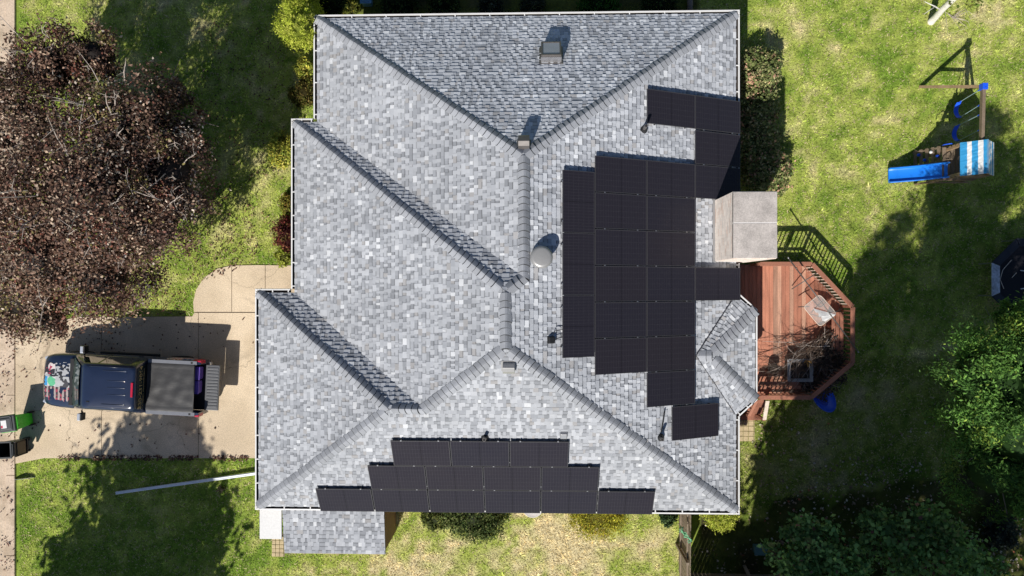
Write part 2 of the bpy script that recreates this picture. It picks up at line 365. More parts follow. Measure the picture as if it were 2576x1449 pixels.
def shingles(mb, poly, expo=.143, th=.016, rnd=random.Random(3), pal=PAL, wts=PW, slope_light=1.0):
    n = newell(poly); u = V((0, 0, 1)).cross(n).normalized(); v = n.cross(u)
    if v.z < 0: u = -u; v = -v
    o = min(poly, key=lambda p: p.z)
    p2 = [((p-o).dot(u), (p-o).dot(v)) for p in poly]
    mb.face([p-n*.006 for p in poly], 0, (.2, .2, .2))
    u0 = min(p[0] for p in p2); u1 = max(p[0] for p in p2); v0 = min(p[1] for p in p2); v1 = max(p[1] for p in p2)
    r = 0; vv = v0-.02
    while vv < v1:
        row = clip(clip(p2, 0, -1, -vv), 0, 1, vv+expo)
        uu = u0-rnd.random()*.3; raised = rnd.random() < .5
        while uu < u1 and len(row) > 2:
            wd = rnd.choice((.07, .09, .11, .11, .13, .15, .20))
            cell = clip(clip(row, -1, 0, -uu), 1, 0, uu+wd)
            if len(cell) > 2:
                a = th*(1.45 if raised else .85)
                pts = []
                for (cu, cv) in cell:
                    h = .003+(1-(cv-vv)/expo)*a+(.003 if raised else 0)
                    pts.append(o+u*cu+v*cv+n*h)
                cc = rnd.choices(pal, (wts if raised else WR))[0]; s = slope_light*rnd.uniform(.93, 1.07)*(.92+.16*float(vnoise(pts[0].x, pts[0].y*1.3, 1.3, 77))); cc = tuple(k*s for k in cc)
                if raised: mb.face(pts, 0, cc)
                else:
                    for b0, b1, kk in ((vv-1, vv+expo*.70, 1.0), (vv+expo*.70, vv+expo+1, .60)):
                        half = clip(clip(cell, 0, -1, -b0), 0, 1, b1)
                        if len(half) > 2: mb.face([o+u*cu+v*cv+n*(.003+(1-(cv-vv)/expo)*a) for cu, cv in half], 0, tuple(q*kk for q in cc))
                for i in range(len(pts)):
                    p = pts[i]; q = pts[(i+1) % len(pts)]; cp = cell[i]; cq = cell[(i+1) % len(cell)]
                    if abs(cp[1]-vv) < 1e-6 and abs(cq[1]-vv) < 1e-6 or (raised and abs(cp[0]-cq[0]) < 1e-6):
                        bp = o+u*cp[0]+v*cp[1]-n*.004; bq = o+u*cq[0]+v*cq[1]-n*.004
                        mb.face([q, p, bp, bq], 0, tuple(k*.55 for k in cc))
            uu += wd; raised = not raised if rnd.random() < .85 else raised
        vv += expo; r += 1
def caps(mb, a, b, na, nb, expo=.19, half=.185, lift=.03, start=0.0, col=(.345,.362,.40), rnd=random.Random(5)):
    """overlapping saddle-shaped cap shingles from a (low or near end) to b"""
    t = (b-a); L = t.length; t.normalize()
    la = t.cross(na); la.normalize(); lb = t.cross(nb); lb.normalize()
    if la.z > 0: la = -la
    if lb.z > 0: lb = -lb
    if abs(la.z) < 1e-3 or (la-lb).length < .2: lb = -la
    up = (na+nb).normalized()
    nrm = int(L/expo)
    for i in range(nrm):
        s0 = start+i*expo; s1 = min(s0+expo*1.12, L)
        rings = []
        jit = rnd.uniform(-.009, .009); k = rnd.uniform(.84, 1.10); cc = tuple(x*k for x in col)
        for s, h in ((s0, lift+.022), (s1, lift-.006)):
            p = a+t*s+la*jit; r = []; sw = lambda f: -t*(.055*f*f)
            for f, hh in ((1, .006), (.8, .016), (.5, .026), (.22, .034), (0, .037)):
                r.append(p+sw(f)+la*half*f+na*(hh*.6)+up*(h-.02+hh*.5))
            for f, hh in ((.22, .034), (.5, .026), (.8, .016), (1, .006)):
                r.append(p+sw(f)+lb*half*f+nb*(hh*.6)+up*(h-.02+hh*.5))
            rings.append(r)
        i0 = len(mb.v); n = len(rings[0]); mb.v += [tuple(p) for r in rings for p in r]
        for q in range(n-1):
            mb.f.append([i0+q, i0+q+1, i0+n+q+1, i0+n+q]); mb.m.append(0); mb.c.append(cc)
        th_ = V((t.x, t.y, 0)).normalized(); low = [p-V((0,0,.036+.036*abs(t.z)))-th_*.036 for p in rings[0]]
        for q in range(n-1): mb.face([rings[0][q+1], rings[0][q], low[q], low[q+1]], 0, tuple(x*.16 for x in col))  # near-black strip: asphalt edge with its shadow line painted in
house = thing('house', 'large single-storey house with grey shingled hip roof, white gutters and a brick chimney', 'house', (-1, .8, 0))
rb = MB()
for i_, p in enumerate(planes): shingles(rb, p, slope_light=(1.40, 1.0, 1.15, 1.0, 1.15, 1.0, .95, 1.22)[i_])  # shingle colour lifted on dimmer slopes to even out the sunlight
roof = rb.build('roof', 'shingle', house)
nb_ = [newell(p) for p in planes]
PN1, PW1, PN2, PW2, PN3, PW3, PS, PE = range(8)
M['capc'] = mat('cap_shingle', (1,1,1), .9, var=.14, scale=4, fine=130, bump=.25, bscale=160, spec=.2, attr=True)
def ridge(a, b, p, q, label=None, expo=.19):
    m = MB(); caps(m, a, b, nb_[p], nb_[q], expo); o = m.build('ridge_cap', 'capc', roof, smooth=False)
    if label: o['label'] = label
ridge(c_nw, ap1, PN1, PW1); ridge(c_ne, ap1, PN1, PE)
ridge(v12, ap1, PW1, PE); ridge(c_12o, ap2, PN2, PW2); ridge(v12, ap2, PN2, PE)
ridge(ap3, ap2, PW2, PE); ridge(c_se, ap3, PS, PE); ridge(q1, ap3, PS, PW2)
ridge(q1, q2, PN3, PS); ridge(c_23o, q2, PN3, PW3); ridge(c_sw, q2, PW3, PS)
# bay roof
bb = MB(); bp1 = [b1, bap, bj1]; bp1b = [bj1, bap, brd]; bp2 = [b1, b2, bap]; bp3 = [b2, bj2, bap]; bp3b = [bj2, brd, bap]
for p in (bp1, bp1b, bp2, bp3, bp3b): shingles(bb, [k+zoff for k in p], slope_light=1.15)
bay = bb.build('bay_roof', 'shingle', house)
for (a, b, p, q) in ((b1, bap, bp1, bp2), (b2, bap, bp3, bp2), (bap, brd, bp1b, bp3b)):
    m = MB(); caps(m, a+zoff, b+zoff, newell(p), newell(q)); m.build('ridge_cap', 'capc', bay)
m = MB()
for a, b in ((bj1, brd), (bj2, brd)): m.bar(a+V((0,0,.06)), b+V((0,0,.045)), .014, .010, 0)
M['valley'] = mat('valley_metal', (.12,.12,.13), .6, var=.2)
m.build('valley', 'valley', bay)
# gutters
def gutter(a, b, inward, hang=.95):
    a = V(a); b = V(b); t = (b-a).normalized(); L = (b-a).length; inn = V(inward).normalized(); m = MB()
    w_ = .155; d = .11
    def strip(o0, z0, o1, z1, mi):
        m.face([a+inn*o0+V((0,0,z0)), b+inn*o0+V((0,0,z0)), b+inn*o1+V((0,0,z1)), a+inn*o1+V((0,0,z1))], mi)
    strip(0, -.01, -.012, -.10, 0); strip(0, -.01, .045, -.006, 0); strip(.045, -.006, .047, -.05, 0)
    strip(.047, -.05, .047, -d+.01, 1); strip(.047, -d+.01, w_, -d+.01, 1); strip(w_, -d+.01, w_, .0, 1); strip(-.012, -.10, w_+.02, -d, 0)
    n = max(2, int(L/hang)); 
    for i in range(n+1):
        p = a+t*(L*(i+.12)/(n+.24)); m.box(p+inn*.07+V((0,0,-.010)), (.036 if abs(t.x) > .5 else .13, .13 if abs(t.x) > .5 else .036, .012), 0) if min(abs(t.x), abs(t.y)) < .1 else m.bar(p+V((0,0,-.01)), p+inn*.12+V((0,0,-.01)), .03, .012, 0)
    m.build('gutter', ['white', 'gutter_in'], house)
z = ZE
gutter((x1, yN, z), (xE, yN, z), (0,-1,0), 1.1); gutter((x1, y12-.0, z), (x1, yN, z), (1,0,0), 1.1); gutter((x2, y12, z), (x1-.03, y12, z), (0,-1,0), .5)
gutter((x2, y23+.0, z), (x2, y12, z), (1,0,0), .75); gutter((x3, y23, z), (x2-.03, y23, z), (0,-1,0), .5); gutter((x3, yS, z), (x3, y23, z), (1,0,0), .75)
gutter((x3, yS, z), (xE, yS, z), (0,1,0), .85); gutter((xE, yS, z), (xE, -4.17, z), (-1,0,0), .8); gutter((xE, 2.86, z), (xE, yN, z), (-1,0,0), .8)
gutter((xE, -4.17, z), (BX+.1, -3.64, z), (-.66,.75,0), .5); gutter((BX+.1, -3.64, z), (BX+.1, -.70, z), (-1,0,0), .75); gutter((BX+.1, -.70, z), (xE, -.19, z), (-.66,-.75,0), .5)
gutter((xE, -.19, z), (xE, .80, z), (-1,0,0), .8)
# walls, soffit, openings (seen from beside the house)
wl = [(x1+.5, yN-.5), (x1+.5, y12-.5), (x2+.5, y12-.5), (x2+.5, y23-.5), (x3+.5, y23-.5), (x3+.5, yS+.5), (xE-.5, yS+.5), (xE-.5, -3.9), (BX-.4, -3.4), (BX-.4, -.95), (xE-.5, -.5), (xE-.5, yN-.5)]
m = MB(); m.prism(wl, 0, ZE-.13); m.build('wall', 'wallbrick', house)
sf = [(x1+.12, yN-.12), (x1+.12, y12-.12), (x2+.12, y12-.12), (x2+.12, y23-.12), (x3+.12, y23-.12), (x3+.12, yS+.12), (xE-.12, yS+.12), (xE-.12, -4.1), (BX-.02, -3.6), (BX-.02, -.75), (xE-.12, -.3), (xE-.12, yN-.12)]
m = MB(); m.prism(sf, ZE-.15, ZE-.112); m.build('soffit', 'white', house)
def window(c, axis, w_, h_):
    m = MB(); c = V(c); d = .03
    def bx(off, sw, sh, dep, mi, mm):
        o = c+V((off[0], 0, off[1])) if axis == 'y' else c+V((0, off[0], off[1]))
        mm.box(o, (sw, dep, sh) if axis == 'y' else (dep, sw, sh), mi)
    for s in (-1, 1): bx((s*(w_/2+.04), 0), .08, h_+.16, .09, 0, m); bx((0, s*(h_/2+.04)), w_, .08, .09, 0, m)
    bx((0, 0), .04, h_, .07, 0, m)
    f = m.build('window', 'white', house); m2 = MB(); bx((0, 0), w_, h_, .04, 0, m2); m2.build('pane', 'glass', f)
for cx, w_ in ((-3.2, 1.2), (2.9, 1.4)): window((cx, yS+.5, 1.4), 'y', w_, 1.1)
for cx in (-4.5, -.5, 3.5): window((cx, yN-.5, 1.4), 'y', 1.3, 1.1)
window((x1+.5, 7.2, 1.4), 'x', 1.6, 1.1); window((x2+.5, 3.2, 1.4), 'x', 1.6, 1.1); window((BX-.4, -2.15, 1.4), 'x', 1.7, 1.2); window((xE-.5, 6.4, 1.4), 'x', 1.5, 1.1)
m = MB(); 
for i in range(4): m.box((x3+.49, -3.85, .28+.53*i), (.06, 4.9, .51), 0)
m.build('garage_door', 'garage', house, bevel=.01)
m = MB(); m.box((x2+.49, 1.6, 1.03), (.06, .95, 2.05), 0); d_ = m.build('door', 'white', house); m = MB(); m.lathe((x2+.44, 1.25, 1.0), [(.0, -.03), (.03, -.02), (.03, .02), (0, .03)], 10); m.build('handle', 'galv', d_)
# chimney with courses of pale brick and a two-slab concrete cap
m = MB(); ca, cb = (5.83, .86), (7.07, 2.80); zt = 4.90; zc = 0.0; i = 0; rr = random.Random(9)
while zc < zt-.01:
    h_ = .075
    for (fx, ax) in ((ca[0], 'x'), (cb[0], 'x'), (ca[1], 'y'), (cb[1], 'y')):
        lo, hi = (ca[1], cb[1]) if ax == 'x' else (ca[0], cb[0]); q = lo-(.11 if i % 2 else 0)
        if zc < 1.5: q = lo
        while q < hi:
            w_ = .22 if zc >= 1.5 else hi-lo
            s0 = max(q, lo)+.004; s1 = min(q+w_-.004, hi); k = rr.uniform(.85, 1.05); cc = (.95*k, .86*k, .78*k) if rr.random() < .85 else (.86*k, .70*k, .60*k)
            if s1 > s0:
                cpt = V((fx, (s0+s1)/2, zc+h_/2)) if ax == 'x' else V(((s0+s1)/2, fx, zc+h_/2))
                m.box(cpt, (.02, s1-s0, h_-.010) if ax == 'x' else (s1-s0, .02, h_-.010), 0, cc)
            q += w_
    zc += h_; i += 1
m.box(((ca[0]+cb[0])/2, (ca[1]+cb[1])/2, zt/2), (cb[0]-ca[0]-.006, cb[1]-ca[1]-.006, zt-.01), 0, (.85, .78, .70))
chim = m.build('chimney', 'brick', house)
m = MB(); ym = (ca[1]+cb[1])/2+.06
m.box(((ca[0]+cb[0])/2, (ca[1]+ym)/2, zt+.055), (cb[0]-ca[0]+.02, ym-ca[1]-.012, .13)); m.box(((ca[0]+cb[0])/2, (cb[1]+ym)/2, zt+.055), (cb[0]-ca[0]+.02, cb[1]-ym-.012, .13))
m.build('cap', 'concrete_cap', chim, bevel=.012)
m = MB(); m.box(((ca[0]+cb[0])/2, ym, zt+.05), (cb[0]-ca[0]+.01, .022, .128)); m.build('joint', 'white', chim)
m = MB(); m.box((ca[0]-.03, (ca[1]+cb[1])/2, zE(ca[0])+.03), (.10, cb[1]-ca[1]+.08, .09)); m.build('flashing', 'grey_metal', chim)
# --- things fixed to the roof
def on(plane, px, py, up=0.0):          # point of a roof plane seen at a photo position
    n = nb_[plane]; o = planes[plane][0]; c = V((0, 0, H)); d = P(px, py, 0)-c
    t = (o-c).dot(n)/d.dot(n); return c+d*t+V((0, 0, up))
def planerot(plane):
    n = nb_[plane]; u = V((0,0,1)).cross(n).normalized(); v = n.cross(u); return Matrix((u, v, n)).transposed()
RT = {i: planerot(i) for i in range(8)}
# box skylight
c = on(PN1, 1386, 140); Rn = RT[PN1]; n = nb_[PN1]
m = MB(); m.box(c+n*.12, (.60, .60, .26), 0, rot=Rn); m.box(c+n*.01-Rn @ V((0, -.0, 0)), (.74, .80, .03), 0, rot=Rn)
for s in (-1, 1):
    m.box(c+n*.265+Rn @ V((s*.285, 0, 0)), (.05, .62, .05), 0, rot=Rn); m.box(c+n*.265+Rn @ V((0, s*.285, 0)), (.518, .05, .05), 0, rot=Rn)
s_ = m.build('skylight', 'bronze', house)
m = MB(); m.box(c+n*.262, (.518, .518, .02), 0, rot=Rn); m.build('pane', 'pane', s_)
m = MB(); m.box(c+n*.11+Rn @ V((0, .31, 0)), (.64, .06, .22), 0, rot=Rn); m.build('flashing', 'galv', s_)
# mushroom vent
c = on(PE, 1362, 648)
m = MB(); m.lathe(c, [(.20, -.1), (.20, .22), (.24, .23), (.30, .24), (.315, .27), (.295, .32), (.25, .345), (.22, .35), (.10, .36), (0, .362)], 36)
m.build('round_vent', 'domegrey', house, smooth=True, sharp=40)
# slant-back box vents
def boxvent(plane, px, py, w_, l_, h_, mt, dome=True):
    c = on(plane, px, py); Rr = RT[plane]; m = MB()
    m.box(c+Rr @ V((0, 0, .02)), (w_*1.25, l_*1.2, .02), 0, rot=Rr)
    pr = [(-l_/2, .02), (l_/2, .02), (l_/2, h_*.55), (l_/2-.06, h_), (-l_/2+.10, h_), (-l_/2, h_*.8)]
    a = [c+Rr @ V((-w_/2, y, zz)) for y, zz in pr]; b = [c+Rr @ V((w_/2, y, zz)) for y, zz in pr]
    m.rings([a, b]); m.build('roof_vent', mt, house, bevel=.012)
boxvent(PN1, 1318, 366, .32, .34, .30, 'bronze'); boxvent(PS, 1280, 920, .34, .30, .22, 'domegrey')
def pipe(plane, px, py, h_, r_, label=None):
    c = on(plane, px, py); m = MB()
    m.lathe(c, [(.13, -.05), (.12, .03), (.075, .09), (r_+.015, .13)], 14, 0); m.tube([c+V((0,0,.0)), c+V((0,0,h_))], r_, 14, 1)
    m.lathe(c, [(r_-.012, h_+.001), (r_-.013, h_+.003)], 14, 2)
    m.build('vent_pipe', ['black', 'bronze', 'bedliner'], house, smooth=True, sharp=40)
pipe(PE, 1619, 326, .50, .05); pipe(PE, 1661, 1100, .35, .05); pipe(PS, 1220, 1100, .36, .055)
def jbox(plane, px, py, s=.2):
    c = on(plane, px, py); Rr = RT[plane]; m = MB(); m.box(c+Rr @ V((0, 0, .06)), (s, s, .12), 0, rot=Rr, taper=.8)
    return c, m
c, m = jbox(PE, 1385, 855, .22); cb_ = m.build('cable_box', 'black', house, bevel=.015)
m = MB(); e1 = on(PE, 1416, 828, .10); e2 = on(PE, 1416, 846, .10)
m.tube([c+V((.03, .06, .08)), c+V((.12, .26, .06)), (e1+c)/2+V((0, .12, .08)), e1], .011, 6); m.tube([c+V((.08, .0, .08)), (e2+c)/2+V((.02, 0, .07)), e2], .011, 6); m.build('cable', 'black', cb_)
c, m = jbox(PS, 1418, 1092, .24); m.build('cable_box', 'galv', house, bevel=.015)
m = MB(); a = on(PE, 1671, 1032, .07); b = on(PE, 1662, 1086, .07); m.tube([a, (a+b)/2+V((0,0,.02)), b], .022, 8); m.build('conduit', 'black', house)
# little shed against the lower wall
shed = thing('lean_to_shed', 'small lean-to shed with grey shingled roof and brown plywood side, under the lower eave', 'shed', (-6.7, -8.1, 0))
A, B = P(706, 1284, 2.28), P(968, 1284, 2.28); C_, D = P(970, 1394, 1.98), P(712, 1394, 1.98)
A.x = D.x = -8.46; B.x = C_.x = -5.0; A.y = B.y = -7.15; C_.y = D.y = -9.03; A.z = B.z = 2.22; C_.z = D.z = 1.96
m = MB(); shingles(m, [A, B, C_, D], th=.011); sr = m.build('roof', 'shingle', shed)
m = MB(); m.prism([(A.x+.06, A.y+.25), (D.x+.06, D.y+.08), (C_.x-.03, C_.y+.08), (B.x-.03, B.y+.25)], 0, 1.93); m.build('wall', 'ply', shed)
m = MB(); m.bar((C_.x, C_.y-.004, C_.z-.05), (D.x, D.y-.004, D.z-.05), .03, .09); m.build('fascia', 'pale_wood', shed)
m = MB(); a = P(653, 1286, 2.1); b = P(707, 1357, 2.1); m.box(((a.x+b.x)/2, (a.y+b.y)/2+.1, 2.05), (b.x-a.x+.02, a.y-b.y+.2, .05)); m.box((a.x+.04, b.y+.04, 1.0), (.06, .06, 2.0)); m.box((b.x-.06, b.y+.04, 1.0), (.06, .06, 2.0))
o = m.build('awning', 'awn', None, origin=((a.x+b.x)/2, (a.y+b.y)/2, 0), bevel=.01); tag(o, 'plain bright white flat awning beside the small lean-to shed', 'awning')
# ================================================================ solar panels
PLN, PWD = 1.785, 1.045
sb = MB()
def make_panel_parts():
    fr = MB()
    for s in (-1, 1):
        fr.box((0, s*(PWD/2-.009), 0), (PLN, .018, .036)); fr.box((s*(PLN/2-.009), 0, 0), (.018, PWD-.036, .036))
    fr.box((0, 0, -.012), (PLN-.036, PWD-.036, .008))
    gl = MB(); gl.box((0, 0, .008), (PLN-.036, PWD-.036, .010))
    out = [fr.mesh('panel_frame', 'frame'), gl.mesh('panel_glass', 'solar')]
    for sx in (-.32, .32):
        cl = MB(); cl.box((sx*PLN, PWD/2+.012, .012), (.045, .022, .024)); out.append(cl.mesh('panel_clamp', 'galv'))
    for sx in (-.32, .32):
        rl = MB(); rl.box((sx*PLN, 0, -.06), (.04, PWD+.02, .07)); out.append(rl.mesh('panel_rail', 'black'))
    return out
pm = make_panel_parts()
proto = None
def panel(plane, c, along, label, group):
    """copy of the first panel; along = direction of the long side"""
    global proto
    n = nb_[plane]; a = (V(along)-n*V(along).dot(n)).normalized(); rot = Matrix((a, n.cross(a), n)).transposed().to_4x4()
    if proto is None:
        r = bpy.data.objects.new('solar_panel', None); COL.objects.link(r); r.empty_display_size = .2
        for nm, me in zip(('frame', 'cell_glass', 'clamp', 'clamp', 'mounting_rail', 'mounting_rail'), pm):
            ch = bpy.data.objects.new(nm, me); COL.objects.link(ch); ch.parent = r
        proto = r
    else:
        r = proto.copy(); COL.objects.link(r)
        for ch in list(proto.children):
            k = ch.copy(); COL.objects.link(k); k.parent = r
    r.matrix_world = Matrix.Translation(c+n*.13) @ rot
    r.rotation_euler = rot.to_euler(); r.location = c+n*.13
    tag(r, label, 'solar panel', group)
ORD = ['leftmost', 'second from left', 'third from left', 'fourth from left', 'fifth from left', 'rightmost']
gS = 'black solar panels on the lower roof slope'
vS = V((0, 1, mS)).normalized()
for rowi, (xa, n_, nm) in enumerate(((-7.00, 6, 'bottom row of six'), (-5.18, 4, 'middle row of four'), (-4.34, 3, 'top row of three'))):
    for i in range(n_):
        s_ = -.05+PWD/2+rowi*1.068
        cpt = V((xa+1.815*(i+.5), S_, ZE))+vS*s_
        od = 'rightmost' if i == n_-1 else ('middle' if n_ == 3 and i == 1 else ORD[i])
        panel(PS, cpt, (1, 0, 0), f'black solar panel, {od} in the {nm} above the lower eave', gS)
gE = 'black solar panels on the right-hand roof slope'
vE = V((-1, 0, kE)).normalized()
def ePt(s, y): return V((E_, y, ZE))+vE*s
PT = 1.073; Y0 = 6.03
def rowY(r): return Y0-PT*(r+.5)-(0 if r else -.02)
sc4, sc3, sc2, sc1 = -.06+PLN/2, -.06+1.80+PLN/2, -.06+3.61+PLN/2, -.06+5.42+PWD/2
NTH = ['top', 'second from top', 'third from top', 'fourth from top', 'fifth from top', 'sixth from top', 'bottom']
for r in range(2, 9): panel(PE, ePt(sc3, rowY(r)), vE, f'black solar panel, {"bottom" if r == 8 else NTH[r-2]} in the right slope column of seven', gE)
for r in range(2, 8): panel(PE, ePt(sc2, rowY(r)), vE, f'black solar panel, {"bottom" if r == 7 else NTH[r-2]} in the column of six beside the upright panels', gE)
panel(PE, ePt(sc3, rowY(0)), vE, 'black solar panel at the top left of the right slope, beside a vent pipe', gE)
panel(PE, ePt(sc4, rowY(0)), vE, 'black solar panel at the very top of the column along the right-hand eave', gE)
panel(PE, ePt(sc4, rowY(1)), vE, 'black solar panel at the right-hand eave, second below the top corner', gE)
panel(PE, ePt(sc4, rowY(2)), vE, 'black solar panel at the right eave, just above the chimney in shadow', gE)
panel(PE, ePt(sc4, rowY(5)), vE, 'black solar panel at the right-hand eave between the chimney and the bay roof', gE)
panel(PE, ePt(.82+PLN/2, rowY(9)-.02), vE, 'lone lowest black solar panel on the right roof slope', gE)
for i, y in enumerate((2.49, .69, -1.11)):
    panel(PE, ePt(sc1, y), (0, 1, 0), f'upright black solar panel nearest the ridge, {("top", "middle", "bottom")[i]} of three', gE)
# ================================================================ ground
def inpoly(x, y, poly):
    x = np.asarray(x); y = np.asarray(y); r = np.zeros(x.shape, bool); j = len(poly)-1
    for i in range(len(poly)):
        xi, yi = poly[i][:2]; xj, yj = poly[j][:2]
        with np.errstate(divide='ignore', invalid='ignore'):
            r ^= ((yi > y) != (yj > y)) & (x < (xj-xi)*(y-yi)/((yj-yi) if yj != yi else 1e-9)+xi)
        j = i
    return r
def G(*pts): return [tuple(P(a, b, 0)[:2]) for a, b in pts]
drive = G((40, 838), (120, 812), (200, 798), (485, 796), (490, 786), (760, 786), (760, 1152), (112, 1152), (40, 1166))
walk = G((728, 668), (650, 667), (585, 668), (548, 676), (515, 698), (495, 728), (487, 760), (489, 786), (760, 786), (800, 668))
bedN = G((770, -60), (1760, -60), (1760, 40), (770, 40))
bedSE = G((1738, 1290), (1880, 1295), (2080, 1240), (2420, 1180), (2640, 1240), (2640, 1500), (1738, 1500))
bedW = [(-8.9, .75), (-7.4, .75), (-7.4, 9.5), (-8.1, 9.5), (-8.15, 5.4), (-8.9, 5.2)]
pav = G((1856, 1010), (1897, 1030), (1897, 1110), (1870, 1110), (1856, 1108))
pav2 = G((684, 1350), (716, 1350), (716, 1400), (684, 1400))
KX = float(P(40, 700)[0])
housep = [(x1+.4, yN-.4), (x1+.4, y12-.4), (x2+.4, y12-.4), (x2+.4, y23-.4), (x3+.4, y23-.4), (x3+.4, yS+.4), (xE-.4, yS+.4), (xE-.4, yN-.4)]
shedp = [(-8.42, -7), (-8.42, -9.0), (-5.0, -9.0), (-5.0, -7)]
deckp = [(6.4, -4.0), (9.8, -4.0), (11.2, -2.6), (11.2, -.5), (9.7, 1.0), (6.4, 1.0)]
NOGRASS = [drive, walk, housep, shedp, pav, pav2, deckp]
def lawncol(x, y):
    x = np.asarray(x, float); y = np.asarray(y, float)
    n1 = vnoise(x, y, 2.3, 1); n2 = vnoise(x, y, .8, 2); n3 = vnoise(x, y, .27, 3)
    dry = np.full(x.shape, .33)
    dry = np.where((y < -7.0) & (x > -6) & (x < 5.6), .52, dry)
    dry = np.where((x < -9) & (y < -5.5), .14, dry)
    dry = np.where((x < -8.5) & (y > -.5), .40, dry)
    dry = np.where((x > 12) & (y > 3), .40, dry)
    for (cx, cy, r, a) in ((1.6, -9.3, 1.6, .35), (9.7, 9.5, .9, .42), (8.8, 8.7, .6, .3), (11.0, 8.6, .5, .3), (-9.3, 4.5, .6, .3), (-3.5, -10, 1.0, .2), (4.2, -9.5, .8, .2), (9.2, 5.6, .4, .25), (12.2, 7.6, .4, .25)):
        dry = dry+1.5*a*np.exp(-(((x-cx)/r)**2+((y-cy)/(r*.7))**2))
    t = np.clip(dry+(n1-.5)*.42+(n2-.5)*.42+(n3-.5)*.75, 0, 1)[..., None]
    ga, gb, gc = np.array((.205, .325, .042)), np.array((.46, .53, .115)), np.array((.80, .69, .41))
    c = np.where(t < .5, ga+(gb-ga)*(t/.5), gb+(gc-gb)*((t-.5)/.5))
    far = ((np.abs(x) > 22.5) | (np.abs(y) > 14.5))[..., None]; c = np.where(far, np.array((.34, .42, .085)), c)
    soil = np.array((.050, .038, .028)); wx = x+1.8*(n1-.5)+.8*(n2-.5); wy = y+2.6*(vnoise(x, y, 1.4, 8)-.5)+.8*(n2-.5); mu = inpoly(wx, wy, bedSE) | inpoly(x, y, bedN) | inpoly(x, y, bedW)
    edge = np.clip((n2-.2)*1.2, .3, 1)[..., None]
    c = np.where(mu[..., None], c*(1-edge)*.5+soil*edge, c)
    shade_tint = np.where((x > 7) & (y < -2.5), .72, 1.0)[..., None]  # tree shade over the lower right lawn put into its colour
    return c*shade_tint
xs = np.concatenate([np.linspace(-160, -24, 10), np.arange(-22, 22.01, .22), np.linspace(24, 160, 10)])
ys = np.concatenate([np.linspace(-160, -16, 10), np.arange(-14, 14.01, .22), np.linspace(16, 160, 10)])
gx, gy = np.meshgrid(xs, ys); nx, ny = len(xs), len(ys)
vz = np.zeros(gx.size)
me = bpy.data.meshes.new('lawn'); vv = np.stack([gx.ravel(), gy.ravel(), vz], 1)
ii = (np.arange(ny-1)[:, None]*nx+np.arange(nx-1)[None, :]).ravel()
fc = np.stack([ii, ii+1, ii+nx+1, ii+nx], 1)
me.from_pydata(vv.tolist(), [], fc.tolist())
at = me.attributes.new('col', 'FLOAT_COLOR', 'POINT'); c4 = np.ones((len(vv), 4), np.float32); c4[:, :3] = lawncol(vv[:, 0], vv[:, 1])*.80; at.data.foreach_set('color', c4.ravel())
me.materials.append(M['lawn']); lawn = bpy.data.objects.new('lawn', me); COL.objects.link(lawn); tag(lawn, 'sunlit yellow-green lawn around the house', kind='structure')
# grass blades
n = 420000
x = rng.uniform(-19.2, 19.3, n); y = rng.uniform(-11.2, 11.2, n)
ok = x > KX+.03
jx, jy = x+rng.normal(0, .045, n), y+rng.normal(0, .045, n)
for p in NOGRASS: ok &= ~inpoly(jx, jy, p)
ok &= ~(inpoly(x, y, bedN) | (inpoly(x, y, bedSE) & (rng.random(n) < .93)) | (inpoly(x, y, bedW) & (rng.random(n) < .8)))
x, y = x[ok], y[ok]; n = len(x)
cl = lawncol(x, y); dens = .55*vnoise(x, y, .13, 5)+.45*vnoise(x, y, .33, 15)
h = rng.uniform(.022, .052, n)*(.35+1.3*dens); az = rng.uniform(0, 2*np.pi, n)+vnoise(x, y, .5, 6)*3; lean = rng.uniform(.9, 2.6, n); wdt = rng.uniform(.010, .022, n)
bx, by = np.cos(az), np.sin(az); v = np.zeros((n, 3, 3))
v[:, 0] = np.stack([x-by*wdt, y+bx*wdt, np.full(n, .002)], 1); v[:, 1] = np.stack([x+by*wdt, y-bx*wdt, np.full(n, .002)], 1)
v[:, 2] = np.stack([x+bx*h*lean, y+by*h*lean, h], 1)
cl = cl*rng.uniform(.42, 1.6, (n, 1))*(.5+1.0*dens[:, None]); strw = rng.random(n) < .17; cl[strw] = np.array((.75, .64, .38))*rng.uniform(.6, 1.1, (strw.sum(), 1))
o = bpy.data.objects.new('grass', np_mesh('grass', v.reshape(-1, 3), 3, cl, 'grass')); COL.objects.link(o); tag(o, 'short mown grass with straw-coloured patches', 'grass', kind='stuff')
# concrete
def slabs(name, polys, zt, mt, label):
    m = MB()
    for p in polys: m.prism(p, -.05, zt, 0)
    o = m.build(name, mt); tag(o, label, kind='structure'); return o
def gx_(px): return float(P(px, 700)[0])
def gy_(py): return float(P(1340, py)[1])
def cutpoly(poly, x0, x1_, y0, y1): return clip(clip(clip(clip(poly, -1, 0, -x0), 1, 0, x1_), 0, -1, -y0), 0, 1, y1)
J = .010; cols = [-30, gx_(257), gx_(500), 30]
ds = [cutpoly(drive, a+J, b-J, -30, gy_(787)-J) for a, b in zip(cols, cols[1:])]
slabs('driveway', [p for p in ds if len(p) > 2], .035, 'conc', 'sunlit tan concrete driveway')
ws = [cutpoly(walk, a+J, b-J, gy_(786)+J, 30) for a, b in zip([-30, gx_(584), gx_(668)], [gx_(584), gx_(668), 30])]
slabs('walkway', [p for p in ws if len(p) > 2], .036, 'conc', 'curved concrete walkway from the driveway to the front door')
m = MB(); m.prism(drive, -.06, .012); m.prism(walk, -.06, .011); o = m.build('joint_bed', 'joint'); tag(o, 'dark joints between the concrete slabs', kind='structure')
m = MB()
for yy in np.arange(-40, 40, 3.0): m.box((KX-.17, yy+1.5, .02), (.34, 2.985, .10))
